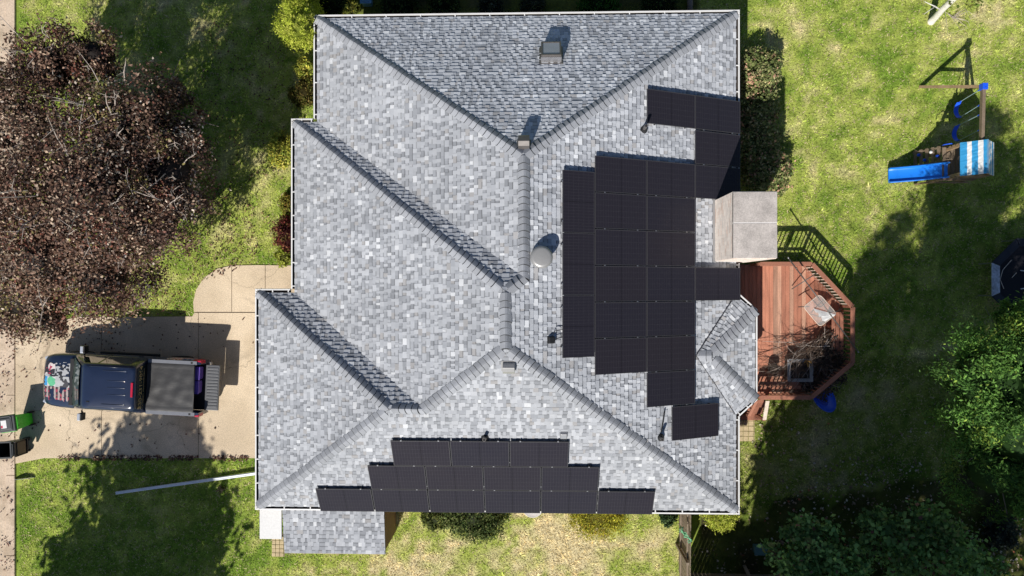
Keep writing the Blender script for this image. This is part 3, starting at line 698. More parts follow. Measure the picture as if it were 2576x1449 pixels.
o = m.build('kerb', 'curb', bevel=.015); tag(o, 'pale concrete kerb along the street', kind='structure')
m = MB(); m.box((KX-.66, 0, -.02), (.62, 80, .07)); o = m.build('street_gutter', 'curb'); tag(o, 'concrete street gutter', kind='structure')
m = MB(); m.face([(KX-9, -160, .006), (KX-.97, -160, .006), (KX-.97, 160, .006), (KX-9, 160, .006)]); o = m.build('street', 'asph'); tag(o, 'asphalt street', kind='structure')
# paver paths
for nm, poly, pitch, lab in (('paver_path', pav, .185, 'path of pale square pavers beside the deck steps'), ('paver_patch', pav2, .15, 'small patch of pale pavers under the white awning')):
    m = MB(); xs_ = [p[0] for p in poly]; ys_ = [p[1] for p in poly]; rr = random.Random(4); yy = min(ys_)
    while yy < max(ys_):
        xx = min(xs_)
        while xx < max(xs_):
            q = cutpoly(poly, xx+.009, xx+pitch-.009, yy+.009, yy+pitch-.009)
            if len(q) > 2: m.prism(q, -.02, .03+rr.uniform(-.006, .006))
            xx += pitch
        yy += pitch
    o = m.build(nm, 'paver'); tag(o, lab, kind='structure')
# ================================================================ foliage
def orient(nrm, s, asp, bend, r):
    """kite-shaped leaves: centre + two in-plane axes"""
    n = len(nrm); a = r.normal(size=(n, 3)); a -= nrm*(a*nrm).sum(1, keepdims=True); a /= np.linalg.norm(a, axis=1, keepdims=True)+1e-9
    b = np.cross(nrm, a); return a*s[:, None], b*(s*asp)[:, None]
def leaf_quads(c, nrm, s, asp, r):
    a, b = orient(nrm, s, asp, 0, r); v = np.zeros((len(c), 4, 3)); lift = nrm*(s*.18)[:, None]
    v[:, 0] = c-a; v[:, 1] = c+b*.8+lift-a*.1; v[:, 2] = c+a; v[:, 3] = c-b*.8+lift-a*.1
    return v.reshape(-1, 3)
def crown_np(blobs, n, size, pal, seed, shell=.55, clump=.22, clumps=60, up=.6, asp=.75, core=None, corecol=(.006, .008, .004), zflat=1.0, zgrad=0.0):
    r = np.random.default_rng(seed); B = np.array(blobs, float); wgt = B[:, 3]**2; wgt /= wgt.sum()
    k = r.choice(len(B), clumps, p=wgt); d = r.normal(size=(clumps, 3)); d[:, 2] = d[:, 2]*.8+.25; d /= np.linalg.norm(d, axis=1, keepdims=True)
    rad = shell+(1-shell)*r.random(clumps)**.6
    cc = B[k, :3]+d*(B[k, 3]*rad)[:, None]*np.array((1, 1, zflat)); cb = r.uniform(.6, 1.3, clumps)
    j = r.integers(0, clumps, n); c = cc[j]+r.normal(size=(n, 3))*(B[k[j], 3]*clump)[:, None]*np.array((1, 1, .75*zflat))
    nr = r.normal(size=(n, 3))*.8+d[j]*.7; nr[:, 2] = nr[:, 2]+up; nr /= np.linalg.norm(nr, axis=1, keepdims=True)
    s = size*r.uniform(.6, 1.35, n); v = leaf_quads(c, nr, s, asp, r)
    pc = np.array([p[:3] for p in pal]); pw = np.array([p[3] for p in pal]); pw = pw/pw.sum()
    kc = r.choice(len(pal), clumps, p=pw); ci = np.where(r.random(n) < .5, kc[j], r.choice(len(pal), n, p=pw))
    col = pc[ci]*(cb[j]*r.uniform(.7, 1.3, n))[:, None]
    if core:  # dark balls added inside the foliage to block light and darken gaps
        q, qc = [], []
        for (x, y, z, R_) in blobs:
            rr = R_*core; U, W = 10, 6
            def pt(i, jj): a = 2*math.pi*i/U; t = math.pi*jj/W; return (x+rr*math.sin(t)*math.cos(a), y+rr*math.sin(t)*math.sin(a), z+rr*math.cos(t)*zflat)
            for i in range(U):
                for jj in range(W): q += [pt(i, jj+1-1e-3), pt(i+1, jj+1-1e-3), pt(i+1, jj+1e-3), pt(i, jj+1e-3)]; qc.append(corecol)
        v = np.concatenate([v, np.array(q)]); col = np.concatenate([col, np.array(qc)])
    return v, col
def limbs(mb, base, targets, r0, seed, sub=3, mi=0):
    rr = random.Random(seed); base = V(base)
    fork = base+V((rr.uniform(-.1, .1), rr.uniform(-.1, .1), min(t[2] for t in targets)*.35))
    mb.tube([base-V((0,0,.1)), base+(fork-base)*.15, base+(fork-base)*.6, fork], [r0*1.35, r0*1.05, r0*.92, r0*.85], 10, mi)
    for t in targets:
        t = V(t); d = t-fork; L = d.length; mid = fork+d*.5+V((rr.uniform(-1, 1), rr.uniform(-1, 1), rr.uniform(0, 1)))*L*.10
        mb.tube([fork, fork+(mid-fork)*.5+V((0,0,L*.03)), mid, (mid+t)/2+V((0,0,.03*L)), t], [r0*.55, r0*.42, r0*.3, r0*.2, r0*.07], 7, mi)
        for q in range(sub):
            f = rr.uniform(.35, .9); p = mid+(t-mid)*f; e = p+V((rr.uniform(-1, 1), rr.uniform(-1, 1), rr.uniform(-.1, .8)))*L*.30
            mb.tube([p, (p+e)/2+V((0,0,.06)), e], [r0*.16, r0*.1, r0*.03], 5, mi)
def tree(name, label, cat, base, blobs, n, size, pal, seed, r0=.18, group=None, leafm='leaf', bark='bark', twigs=0, **kw):
    t = thing(name, label, cat, base, group); m = MB(); limbs(m, base, [b[:3] for b in blobs], r0, seed); m.build('trunk', bark, t, smooth=True)
    v, c = crown_np(blobs, n, size, pal, seed, **kw); link('crown', np_mesh('crown', v, 4, c, leafm), t)
    if twigs:
        rr = random.Random(seed+1); m = MB()
        for i in range(twigs):
            x, y, z, R_ = rr.choices(blobs, [b[3]**2 for b in blobs])[0]; a = rr.uniform(0, 6.28); el = rr.uniform(.15, 1.3); d = V((math.cos(a)*math.cos(el), math.sin(a)*math.cos(el), math.sin(el)))
            p = V((x, y, z))+d*R_*rr.uniform(.45, .85); e = p+(d+V((rr.uniform(-.5, .5), rr.uniform(-.5, .5), rr.uniform(-.2, .4))))*R_*rr.uniform(.35, .75)
            mid = (p+e)/2+V((rr.uniform(-.06, .06), rr.uniform(-.06, .06), .04)); m.tube([p, mid, e], [.017, .012, .004], 5)
            for q in range(3):
                b0 = p+(e-p)*rr.uniform(.3, .9); m.tube([b0, b0+V((rr.uniform(-1, 1), rr.uniform(-1, 1), rr.uniform(0, .5)))*R_*.18], [.010, .003], 4)
        m.build('twigs', 'twig', t)['kind'] = 'stuff'
    return t
def shrub(name, label, base, blobs, n, size, pal, seed, group=None, stem=True, **kw):
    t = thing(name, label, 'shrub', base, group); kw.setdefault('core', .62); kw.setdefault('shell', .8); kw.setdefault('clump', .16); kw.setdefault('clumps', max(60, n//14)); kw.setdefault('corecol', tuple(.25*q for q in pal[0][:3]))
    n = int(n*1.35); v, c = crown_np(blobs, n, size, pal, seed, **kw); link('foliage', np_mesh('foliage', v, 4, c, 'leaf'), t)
    m = MB(); b = V(base)
    for i in range(4): m.tube([b+V((.04*i-.06, 0, -.05)), b+V((.1*math.cos(i*1.7), .1*math.sin(i*1.7), .3)), V(blobs[0][:3])+V((.15*math.cos(i*1.7), .15*math.sin(i*1.7), 0))], [.03, .025, .012], 5)
    m.build('stem', 'bark', t); return t
def at(px, py, z, r): p = P(px, py, z); return (p.x, p.y, z, r)
# the big brown-leaved tree over the driveway
BR = [(.165,.092,.064,3), (.25,.155,.11,3), (.085,.047,.036,3), (.50,.38,.28,1.4), (.22,.085,.06,.8), (.28,.24,.09,.4), (.60,.51,.43,.5)]
bl = [at(230, 480, 5.2, 2.3), at(60, 330, 4.6, 1.8), at(320, 300, 5.0, 1.6), at(130, 170, 4.2, 1.3), at(420, 430, 4.4, 1.4), at(380, 560, 4.3, 1.5), at(130, 640, 4.6, 1.9), at(260, 690, 3.9, 1.5), at(-60, 520, 4.6, 2.0), at(60, 740, 3.6, 1.4), at(130, 805, 3.0, .85), at(470, 340, 4.0, .9), at(440, 250, 4.0, .7), at(-60, 250, 4.4, 1.3), at(250, 140, 4.0, .9), at(450, 500, 4.0, 1.0), at(20, 800, 3.2, .8)]
b0 = P(215, 470, 0)
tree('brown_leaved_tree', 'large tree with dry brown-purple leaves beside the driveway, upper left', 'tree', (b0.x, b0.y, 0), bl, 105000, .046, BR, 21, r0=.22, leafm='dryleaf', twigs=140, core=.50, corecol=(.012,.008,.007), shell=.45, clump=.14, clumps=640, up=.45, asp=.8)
# sunny shrubs round the house
CH = [(.54,.62,.08,3), (.66,.70,.12,2), (.36,.46,.05,2), (.74,.74,.18,1)]
p = P(756, 66, 0); tall = [at(757, 62, z, r) for z, r in ((.6, .85), (1.3, .86), (2.0, .72), (2.7, .5))]+[(p.x+.5, p.y+.9, 1.2, .8), (p.x+.6, p.y+1.0, 2.2, .55)]
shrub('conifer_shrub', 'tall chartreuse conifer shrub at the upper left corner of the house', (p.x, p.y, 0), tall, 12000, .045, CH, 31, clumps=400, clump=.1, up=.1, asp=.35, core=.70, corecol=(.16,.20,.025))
YE = [(.60,.56,.09,3), (.46,.50,.09,3), (.26,.34,.06,3), (.7,.62,.15,1)]
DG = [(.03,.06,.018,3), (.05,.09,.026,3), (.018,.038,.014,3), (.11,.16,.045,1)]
def lowshrub(name, label, px, py, r, hgt, n, size, pal, seed, group=None, el=1.0, **kw):
    p = P(px, py, hgt*.6); rr = random.Random(seed); bl = [(p.x, p.y, hgt*.5, r*.8)]
    for i in range(5):
        a = i*1.256+rr.random(); bl.append((p.x+math.cos(a)*r*.42*el, p.y+math.sin(a)*r*.42/el, hgt*.45+rr.uniform(-.1, .12)*hgt, r*rr.uniform(.48, .62)))
    kw.setdefault('zflat', min(1.0, hgt*.55/r)); return shrub(name, label, (p.x, p.y, 0), bl, n, size, pal, seed, group, **kw)
lowshrub('yellow_shrub', 'small yellow shrub under the upper left eave, below the tall conifer', 768, 168, .42, .7, 1300, .04, YE, 41)
lowshrub('bronze_shrub', 'olive bronze shrub by the wall above the roof step', 762, 228, .6, .7, 1500, .04, [(.16,.13,.03,3), (.10,.11,.02,3), (.22,.16,.05,1)], 42)
lowshrub('golden_shrub', 'bright golden shrub against the left wall of the middle roof', 708, 378, .62, .9, 2300, .042, YE, 43, el=.8)
lowshrub('low_yellow_plant', 'low yellow-green plant by the left gutter, above the red barberry', 724, 510, .40, .5, 900, .04, [(.34,.30,.05,3), (.22,.25,.05,3), (.36,.22,.05,1)], 44, el=.7)
lowshrub('barberry', 'dark red barberry shrub by the left wall near the walkway', 716, 585, .62, .8, 1700, .04, [(.16,.035,.03,3), (.24,.10,.05,2), (.08,.02,.025,3), (.20,.14,.05,1)], 45, el=.75)
lowshrub('lime_plant', 'small lime-yellow plant at the corner of the walkway', 712, 648, .36, .4, 900, .042, [(.42,.46,.08,3), (.30,.36,.05,2)], 46)
lowshrub('boxwood', 'wide dark green shrub below the lower eave beside the shed', 1195, 1296, 1.05, 1.1, 7500, .042, [(.09,.13,.035,3), (.15,.19,.06,3), (.04,.07,.02,2), (.26,.28,.11,1)], 51, el=1.35)
lowshrub('small_boxwood', 'small dark green shrub left of the wide one under the lower eave', 1098, 1302, .55, .7, 1900, .042, [(.11,.15,.035,3), (.19,.21,.06,2), (.05,.07,.02,2)], 52)
lowshrub('golden_juniper', 'rounded yellow-green shrub below the lower eave', 1508, 1296, 1.0, .9, 6000, .045, [(.62,.56,.06,3), (.42,.43,.05,3), (.22,.25,.03,2), (.66,.48,.08,.6)], 53, el=1.1, asp=.4)
lowshrub('globe_arborvitae', 'bright lime globe shrub at the lower right corner of the house', 1812, 1276, .82, 1.3, 5500, .045, CH, 54, asp=.35, clumps=300, core=.70, corecol=(.16,.20,.025))
lowshrub('leafy_plant', 'small dark leafy plant under the eave beside the wooden fence', 1680, 1302, .36, .5, 600, .05, [(.04,.08,.03,3), (.10,.16,.06,2)], 55)
EB = [(.24,.29,.10,3), (.38,.39,.17,2), (.12,.17,.06,2), (.60,.36,.25,1.0), (.56,.50,.27,1)]
for i, (px, py, r, hh, lab) in enumerate(((1908, 172, .80, 1.5, 'sunlit reddish-tipped shrub at the top of the row along the right wall'), (1908, 262, .82, 1.3, 'shaded dark shrub just below the sunlit one along the right wall'), (1902, 352, .95, 1.6, 'shaded shrub in the chimney shadow along the right wall'), (1936, 432, .85, 1.4, 'half-sunlit pink-tipped shrub right above the chimney'))):
    lowshrub('wall_shrub', lab, px, py, r, hh, 5200, .05, EB, 61+i, group='shrubs along the right wall', el=1.0, up=.9, shell=.9)
# shaded planting along the top wall
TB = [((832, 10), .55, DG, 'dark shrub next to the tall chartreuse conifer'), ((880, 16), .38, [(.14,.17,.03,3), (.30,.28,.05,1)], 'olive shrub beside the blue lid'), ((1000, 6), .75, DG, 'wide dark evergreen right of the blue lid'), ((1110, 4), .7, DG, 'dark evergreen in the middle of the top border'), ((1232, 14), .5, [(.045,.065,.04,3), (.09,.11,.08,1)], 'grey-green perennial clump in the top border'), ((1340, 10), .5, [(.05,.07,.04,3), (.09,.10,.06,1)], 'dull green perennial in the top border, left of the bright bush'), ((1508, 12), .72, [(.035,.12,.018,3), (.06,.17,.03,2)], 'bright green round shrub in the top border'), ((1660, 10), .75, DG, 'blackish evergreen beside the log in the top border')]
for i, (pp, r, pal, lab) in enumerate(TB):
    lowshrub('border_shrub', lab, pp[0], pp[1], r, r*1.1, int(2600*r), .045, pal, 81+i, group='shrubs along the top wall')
# green trees on the right
GT = [(.12,.26,.055,3), (.17,.34,.07,3), (.075,.17,.04,3), (.32,.46,.08,.9)]
bl = [at(2470, 960, 6.4, 1.4), at(2560, 900, 6.6, 1.3), at(2440, 1050, 5.6, 1.2), at(2540, 1080, 6.4, 1.5), at(2470, 1170, 5.6, 1.3), at(2550, 1240, 5.4, 1.2), at(2420, 900, 5.2, .7), at(2550, 790, 5.4, .7), at(2410, 1000, 5.0, .7), at(2600, 1000, 7.2, 1.5)]
p = P(2500, 1060, 0)
tree('green_tree', 'tall bright green feathery tree at the right edge', 'tree', (15.0, -4.6, 0), [(b[0]+.40,)+tuple(b[1:]) for b in bl]+[(15.6, -4.6, 5.2, 1.6), (16.5, -2.9, 4.6, 1.5)], 62000, .052, GT, 91, r0=.2, shell=.70, clump=.13, clumps=260, up=.4, asp=.45, core=.62, corecol=(.03,.07,.018))
bl = [at(2340, 1330, 2.6, .8), at(2250, 1350, 2.3, .7), at(2400, 1400, 2.7, .9), at(2300, 1420, 2.6, .9), at(2450, 1440, 2.5, .8), at(2200, 1310, 2.0, .45)]
MP = [(.24,.42,.14,3), (.33,.52,.17,3), (.11,.22,.07,3), (.26,.30,.11,.5), (.32,.17,.14,.35)]
tree('maple_sapling', 'dark green maple sapling at the bottom, right of centre of the shaded corner', 'tree', (12.7, -8.9, 0), bl, 4600, .08, MP, 92, r0=.06, shell=.4, clump=.22, clumps=130, asp=.9)
bl = [at(2010, 1330, 2.2, .55), at(2070, 1370, 2.4, .75), at(2000, 1410, 2.4, .75), at(2120, 1430, 2.5, .75), at(1960, 1385, 1.9, .4), at(2170, 1360, 1.8, .35)]
tree('maple_sapling', 'dark green maple sapling by the bottom fence, beside the teal lid', 'tree', (9.0, -9.2, 0), bl, 4000, .08, MP, 93, r0=.06, shell=.4, clump=.22, clumps=120, asp=.9)
lowshrub('pale_shrub', 'pale grey-green shrub at the lower right corner under the green tree', 2520, 1340, .7, .9, 1500, .05, [(.04,.06,.05,3), (.10,.11,.07,1)], 94)
# white birch at the top right: crown beyond the frame
t = thing('birch_tree', 'white-barked birch trunk leaning up at the top right of the lawn', 'tree', tuple(P(2342, 55, 0)))
b = P(2342, 55, 0); m = MB()
pts = [b+V((0,0,-.05)), b+V((0, 0, .0)), P(2356, 40, .55), P(2372, 22, 1.1), P(2400, -4, 1.8), P(2450, -60, 3.2), P(2490, -110, 4.6), P(2510, -160, 6.0)]
m.tube(pts, [.15, .125, .11, .105, .10, .08, .06, .03], 12); 
q = P(2365, 24, 1.0); m.tube([q, P(2352, 16, 1.2), P(2326, 4, 1.5)], [.03, .022, .008], 6); m.tube([P(2352, 17, 1.2), P(2338, 26, 1.3), P(2324, 36, 1.4)], [.02, .014, .005], 6)
m.build('trunk', 'birch', t, smooth=True)
m = MB(); rr = random.Random(3)
for i in range(12):
    a = P(2398+rr.uniform(-4, 4), 44, .06); m.tube([a, a+V((rr.uniform(-.3, .5), rr.uniform(-.5, .3), .1)), a+V((rr.uniform(-.5, .8), rr.uniform(-.9, .4), .03))], [.009, .006, .002], 5)
o = m.build('fallen_twigs', 'twig', None, origin=P(2398, 44, 0)); tag(o, 'pale fallen twigs on the grass beside the birch trunk', 'twigs', kind='stuff')
bl = [tuple(P(2500, -150, 5.5))+(1.6,), tuple(P(2540, -230, 5.0))+(1.5,)]
v, c = crown_np(bl, 4000, .06, [(.12,.17,.03,1), (.2,.2,.05,1)], 97); link('crown', np_mesh('crown', v, 4, c, 'leaf'), t)
# trees standing outside the frame: their shadows fall across the lawns
def shadowtree(gxy, h, r, seed, n=9000, lab='', sp=1.0, cl=150, clump=.2, size=.16):
    cx = gxy[0]-sd.x/-sd.z*h; cy = gxy[1]-sd.y/-sd.z*h; rr = random.Random(seed)
    bl = [(cx, cy, h, r)]+[(cx+rr.uniform(-.7, .7)*r*sp, cy+rr.uniform(-.7, .7)*r*sp, h+rr.uniform(-.35, .3)*r, r*rr.uniform(.45, .7)) for _ in range(6)]
    tree('yard_tree', lab, 'tree', (cx, cy, 0), bl, n, size, [(.05,.10,.02,3), (.08,.14,.03,2)], seed, r0=.2, group='trees standing beyond the lower edge', shell=.25, clump=clump, clumps=cl)
def gxy(px, py): p = P(px, py, 0); return (p.x, p.y)
shadowtree(gxy(330, 1340), 6.5, 2.6, 201, 8000, 'yard tree below the frame whose shadow covers the lawn under the driveway, left part')
shadowtree(gxy(470, 1385), 6.0, 1.8, 202, 2600, 'yard tree below the frame whose shadow reaches the lawn next to the white awning')
shadowtree(gxy(400, 1150), 9.5, 1.5, 203, 2600, 'taller yard tree below the frame whose tips shade the driveway edge')
shadowtree(gxy(2060, 1280), 9.0, 2.7, 211, 5200, 'yard tree below the frame shading the dark corner right of the house')
shadowtree(gxy(2280, 1120), 9.5, 3.0, 212, 10000, 'yard tree below the frame shading the ground below the deck')
shadowtree(gxy(2290, 930), 11.0, 2.4, 213, 8500, 'tall yard tree below the frame shading the lawn right of the deck')
shadowtree(gxy(2540, 1250), 9.5, 2.8, 215, 4200, 'yard tree below the frame shading the lower right corner')
shadowtree(gxy(2215, 700), 12.0, .9, 216, 1500, 'slim tall yard tree shading the strip of lawn beside the deck')
shadowtree(gxy(2080, 1130), 8.5, 1.9, 219, 6500, 'yard tree below the frame shading the ground just below the deck steps')
shadowtree(gxy(2420, 690), 12.0, 1.3, 220, 3000, 'tall yard tree below the frame shading the middle of the back lawn')
shadowtree(gxy(2085, 905), 9.5, .95, 222, 2600, 'slim unseen tree added below the frame to shade the lower half of the deck')  # unseen tree, added only to darken the deck
shadowtree(gxy(2240, 960), 10.0, 1.8, 221, 6000, 'yard tree below the frame shading the lawn beside the blue saucer')
shadowtree(gxy(1930, 1420), 7.0, 1.6, 218, 3000, 'yard tree below the frame shading the ground by the wooden fence')
for i, (px, py, h, lab) in enumerate(((2262, 520, 16, 'slim conifer beyond the lower edge, its pointed shadow reaching the lawn above the deck'), (2318, 462, 17, 'tall conifer beyond the lower edge, its pointed shadow between deck and slide'), (2420, 440, 17, 'tall conifer beyond the lower edge, its pointed shadow below the blue slide'), (2515, 425, 17, 'tall conifer beyond the lower edge, its pointed shadow below the striped canopy'), (2568, 372, 18, 'tallest conifer beyond the lower edge, its pointed shadow beside the striped canopy'))):
    q = P(px, py, 0); cx = q.x-sd.x/-sd.z*h; cy = q.y-sd.y/-sd.z*h
    bl = [(cx, cy, h*f, 1.25*(1.02-f)**.8+.12) for f in (.35, .45, .54, .63, .71, .79, .86, .92, .97)]
    tree('yard_conifer', lab, 'tree', (cx, cy, 0), bl, 3400, .14, [(.04,.09,.03,3)], 230+i, r0=.16, group='trees standing beyond the lower edge', shell=.2, clump=.3, clumps=90)
# ================================================================ pickup truck (local: +x to the nose, +y to its left side)
truck = thing('pickup_truck', 'navy black crew-cab pickup truck with tonneau cover and lowered tailgate on the driveway', 'pickup truck', (-14.66, -3.42, .035), rz=math.pi-R(2.7))
def prof(w, zt, zs, crown=.05):      # cross-section from sill to sill over the top
    h = [(-w*.86, .36), (-w*.98, .46), (-w, .72), (-w*.985, zs-.10), (-w*.955, zs-.02), (-w*.88, zt-.012), (-w*.6, zt+crown*.5), (0, zt+crown)]
    return h+[(-y, z) for y, z in h[-2::-1]]
m = MB()
secs = [(-.98, 1.0, 1.18, 1.14), (.2, 1.0, 1.18, 1.14), (1.3, 1.0, 1.17, 1.12), (1.75, 1.0, 1.15, 1.10), (2.2, .985, 1.11, 1.06), (2.55, .955, 1.06, 1.01), (2.78, .90, 1.00, .96), (2.90, .80, .93, .90), (2.95, .66, .84, .82)]
m.rings([[(x, y, z) for y, z in prof(w_, zt, zs)] for x, w_, zt, zs in secs], 0)
body = m.build('body', 'paint', truck, local=True, smooth=True, sharp=35)
def hood_z(x, y):
    xs = [s[0] for s in secs]; w_ = np.interp(x, xs, [s[1] for s in secs]); zt = np.interp(x, xs, [s[2] for s in secs]); f = abs(y)/w_
    return float(np.interp(f, [0, .6, .88], [zt+.05, zt+.025, zt-.012]))
# cab: pillars and roof, glass set into it
def ring(x0, x1, w_, z, r=.12):
    pts = []
    for cx, cy, a0 in ((x1-r, w_-r, 0), (x0+r, w_-r, 90), (x0+r, -w_+r, 180), (x1-r, -w_+r, 270)):
        for k in range(4): a = R(a0+k*30); pts.append((cx+r*math.cos(a), cy+r*math.sin(a), z))
    return pts
m = MB(); m.rings([ring(-1.0, 1.68, .97, 1.12), ring(-1.0, 1.58, .955, 1.22), ring(-.99, .98, .80, 1.82, .14), ring(-.97, .86, .76, 1.90, .16), ring(-.90, .74, .66, 1.935, .16), ring(-.5, .4, .3, 1.945, .16)], 0)
cab = m.build('cab', 'paint', truck, local=True, smooth=True, sharp=50)
m = MB(); m.face([(1.62, -.86, 1.215), (1.62, .86, 1.215), (.985, .70, 1.845), (.985, -.70, 1.845)])
vs = []; 
for i in range(9):
    y = -1+i/4; bul = .05*(1-y*y); vs.append(((1.66+bul-.02, y*.88, 1.20), (.97+bul*.6+.02, y*.70, 1.86)))
m = MB()
for i in range(8): m.face([vs[i][0], vs[i+1][0], vs[i+1][1], vs[i][1]])
m.build('windscreen', 'wglass', cab, local=True, smooth=True)
m = MB(); m.box((1.72, 0, 1.20), (.14, 1.66, .03)); m.build('cowl', 'black', truck, local=True, bevel=.01)
m = MB()
for y0 in (-.1, .55): m = MB(); m.tube([(1.70, y0, 1.235), (1.58, y0-.55, 1.30)], .009, 5); m.build('wiper', 'black', truck, local=True)
m = MB(); m.face([(-1.006, -.80, 1.26), (-1.006, .80, 1.26), (-.998, .70, 1.80), (-.998, -.70, 1.80)][::-1]); rw = m.build('rear_window', 'glass', cab, local=True)
for s in (-1, 1):
    m = MB()
    for xa, xb, ta, tb in ((.42, 1.35, .42, .86), (-.78, .34, -.72, .34)):
        m.face([(xa, s*.962, 1.24), (xb, s*.958, 1.24), (tb, s*.808, 1.80), (ta, s*.808, 1.80)][::s])
    m.build('side_window', 'glass', cab, local=True)
    m = MB()
    m.bar((1.28, s*.97, 1.24), (1.24, s*1.10, 1.24), .06, .05, 0, up=V((1, 0, 0))); m.box((1.25, s*1.19, 1.26), (.13, .26, .24), 0); mi = m.build('mirror', 'black', truck, local=True, bevel=.02)
    m = MB(); m.box((1.275, s*1.19, 1.33), (.11, .25, .16), 0); m.build('chrome_cover', 'chrome', mi, local=True, bevel=.02)
    m = MB(); m.tube([(1.2, s*1.0, .42), (-1.0, s*1.0, .42)], .05, 8); m.build('running_board', 'black', truck, local=True)
    for x in (.45, -.65):
        m = MB(); m.box((x, s*1.005, 1.0), (.18, .025, .035)); m.build('door_handle', 'paint', truck, local=True, bevel=.008)
    for x in (1.92, -1.80):
        m = MB(); rt = Matrix.Rotation(R(90), 3, 'X')
        m.lathe((x, s*.86, .40), [(.24, -.12), (.37, -.125), (.40, -.09), (.40, .09), (.37, .125), (.24, .12)], 28, rot=rt); wh = m.build('wheel', 'rubber', truck, local=True, smooth=True, sharp=40)
        m = MB(); m.lathe((x, s*.86, .40), [(.0, -.10), (.23, -.105), (.245, -.09), (.245, .09), (.23, .105), (0, .10)], 20, rot=rt); m.build('rim', 'grey_metal', wh, local=True)
    m = MB(); m.box((2.80, s*.70, .86), (.14, .30, .16), 0, rot=Matrix.Rotation(-s*.45, 3, 'Z')); m.build('headlight', 'chrome', truck, local=True, bevel=.02)
    m = MB(); m.box((-2.86, s*.94, 1.08), (.16, .12, .34)); m.build('tail_light', 'red_lens', truck, local=True, bevel=.02)
# roof pressings, brake light
m = MB()
for y in (-.58, -.24, 0.0, .24, .58): m.tube([(-.72, y, 1.932), (-.66, y, 1.944), (.10 if abs(y) > .3 else -.05, y, 1.946), (.18 if abs(y) > .3 else .02, y, 1.936)], [.004, .012, .012, .003], 6)
for s in (-1, 1): m.tube([(-.85, s*.70, 1.915), (.62, s*.70, 1.915)], .014, 6)
m.build('roof_rib', 'paint', cab, local=True, smooth=True)
m = MB(); m.box((-.905, 0.04, 1.937), (.075, .50, .035)); m.build('brake_light', 'red_lens', cab, local=True, bevel=.008)
m = MB(); m.box((.62, .52, 1.945), (.14, .035, .03), 0, taper=.6); m.build('antenna_fin', 'black', cab, local=True)
# lettering on the rear window
cu = bpy.data.curves.new('txt', 'FONT'); cu.body = '330-231-9064'; cu.align_x = 'CENTER'; cu.align_y = 'CENTER'; cu.size = .255; cu.extrude = .002; cu.offset = .006; cu.space_character = 1.05
tmp = bpy.data.objects.new('txt', cu); COL.objects.link(tmp); bpy.context.view_layer.update()
tm = bpy.data.meshes.new_from_object(tmp.evaluated_get(bpy.context.evaluated_depsgraph_get())); bpy.data.objects.remove(tmp); tm.materials.clear(); tm.materials.append(M['gold'])
# text x runs from the truck's left (+y local is its left) as read from behind; text up = up the window
rotm = Matrix(((0, .0, -1), (-1, 0, 0), (0, 1, 0))).to_4x4()
tm.transform(Matrix.Translation((-1.014, 0, 1.60)) @ rotm); link('phone_number', tm, rw, local=True)
m = MB(); rr = random.Random(2); y = .66
while y > -.66:
    w_ = rr.choice((.02, .03, .045)); m.box((-1.012, y-w_/2, 1.42), (.004, w_, rr.choice((.03, .045)))); y -= w_+.012+(.05 if rr.random() < .12 else 0)
m.build('small_lettering', 'gold', rw, local=True)
# hood wrap: torn flag stripes and splashes
m = MB(); nxh, nyh = 70, 110
def hoodcol(u, v):      # u 0 nose..1 cowl, v 0 driver's side(bottom of photo)..1
    q = float(vnoise(u*3, v*4, .18, 41)); q2 = float(vnoise(u*3, v*4, .42, 42))
    edge = min(u, 1-u, v, 1-v)
    if edge+ (q-.5)*.16 < .05: return None
    if v < .36:
        if q2 < .30: return None
        st = math.sin(u*44+q*1.2); return (.40, .34, .33) if st > .15 else ((.34, .05, .09) if q > .62 else (.05, .03, .04))
    if u < .42 and v > .68:
        if q < .35: return (.42, .05, .11)
        return (.70, .62, .62) if q2 > .42 else (.03, .03, .04)
    if u < .16 and .38 < v < .62: return (.05, .30, .62) if q > .30 else (.62, .68, .72)
    if u < .46 and .38 < v < .62: return (.13, .50, .28) if (abs(u-.31)/.15)**2+(abs(v-.5)/.12)**2+(q-.5)*.8 < 1 else (.62, .63, .64)
    if v > .64: 
        return (.45, .46, .49) if q > .54 else ((.03, .03, .035) if q < .36 else None)
    return (.48, .49, .51) if q2+q*.5 > .70 else (.06, .06, .07)
for i in range(nxh):
    for j in range(nyh):
        u, v_ = (i+.5)/nxh, (j+.5)/nyh; cc = hoodcol(u, v_)
        if cc is None: continue
        q = []
        for a, b in ((i, j), (i+1, j), (i+1, j+1), (i, j+1)):
            X = 2.86-(a/nxh)*1.12; Y = .72-(b/nyh)*1.40
            q.append((X, Y, hood_z(X, Y)+.008))
        m.face(q[::-1], 0, cc)
m.build('hood_wrap', 'decal', body, local=True)
m = MB(); m.box((2.93, 0, .55), (.10, 1.5, .26)); m.build('bumper', 'black', truck, local=True, bevel=.03)
m = MB(); m.box((-2.90, 0, .55), (.16, 1.75, .18)); m.build('bumper', 'chrome', truck, local=True, bevel=.03)
m = MB(); m.box((2.90, 0, .78), (.06, 1.0, .22)); m.build('grille', 'black', truck, local=True, bevel=.02)
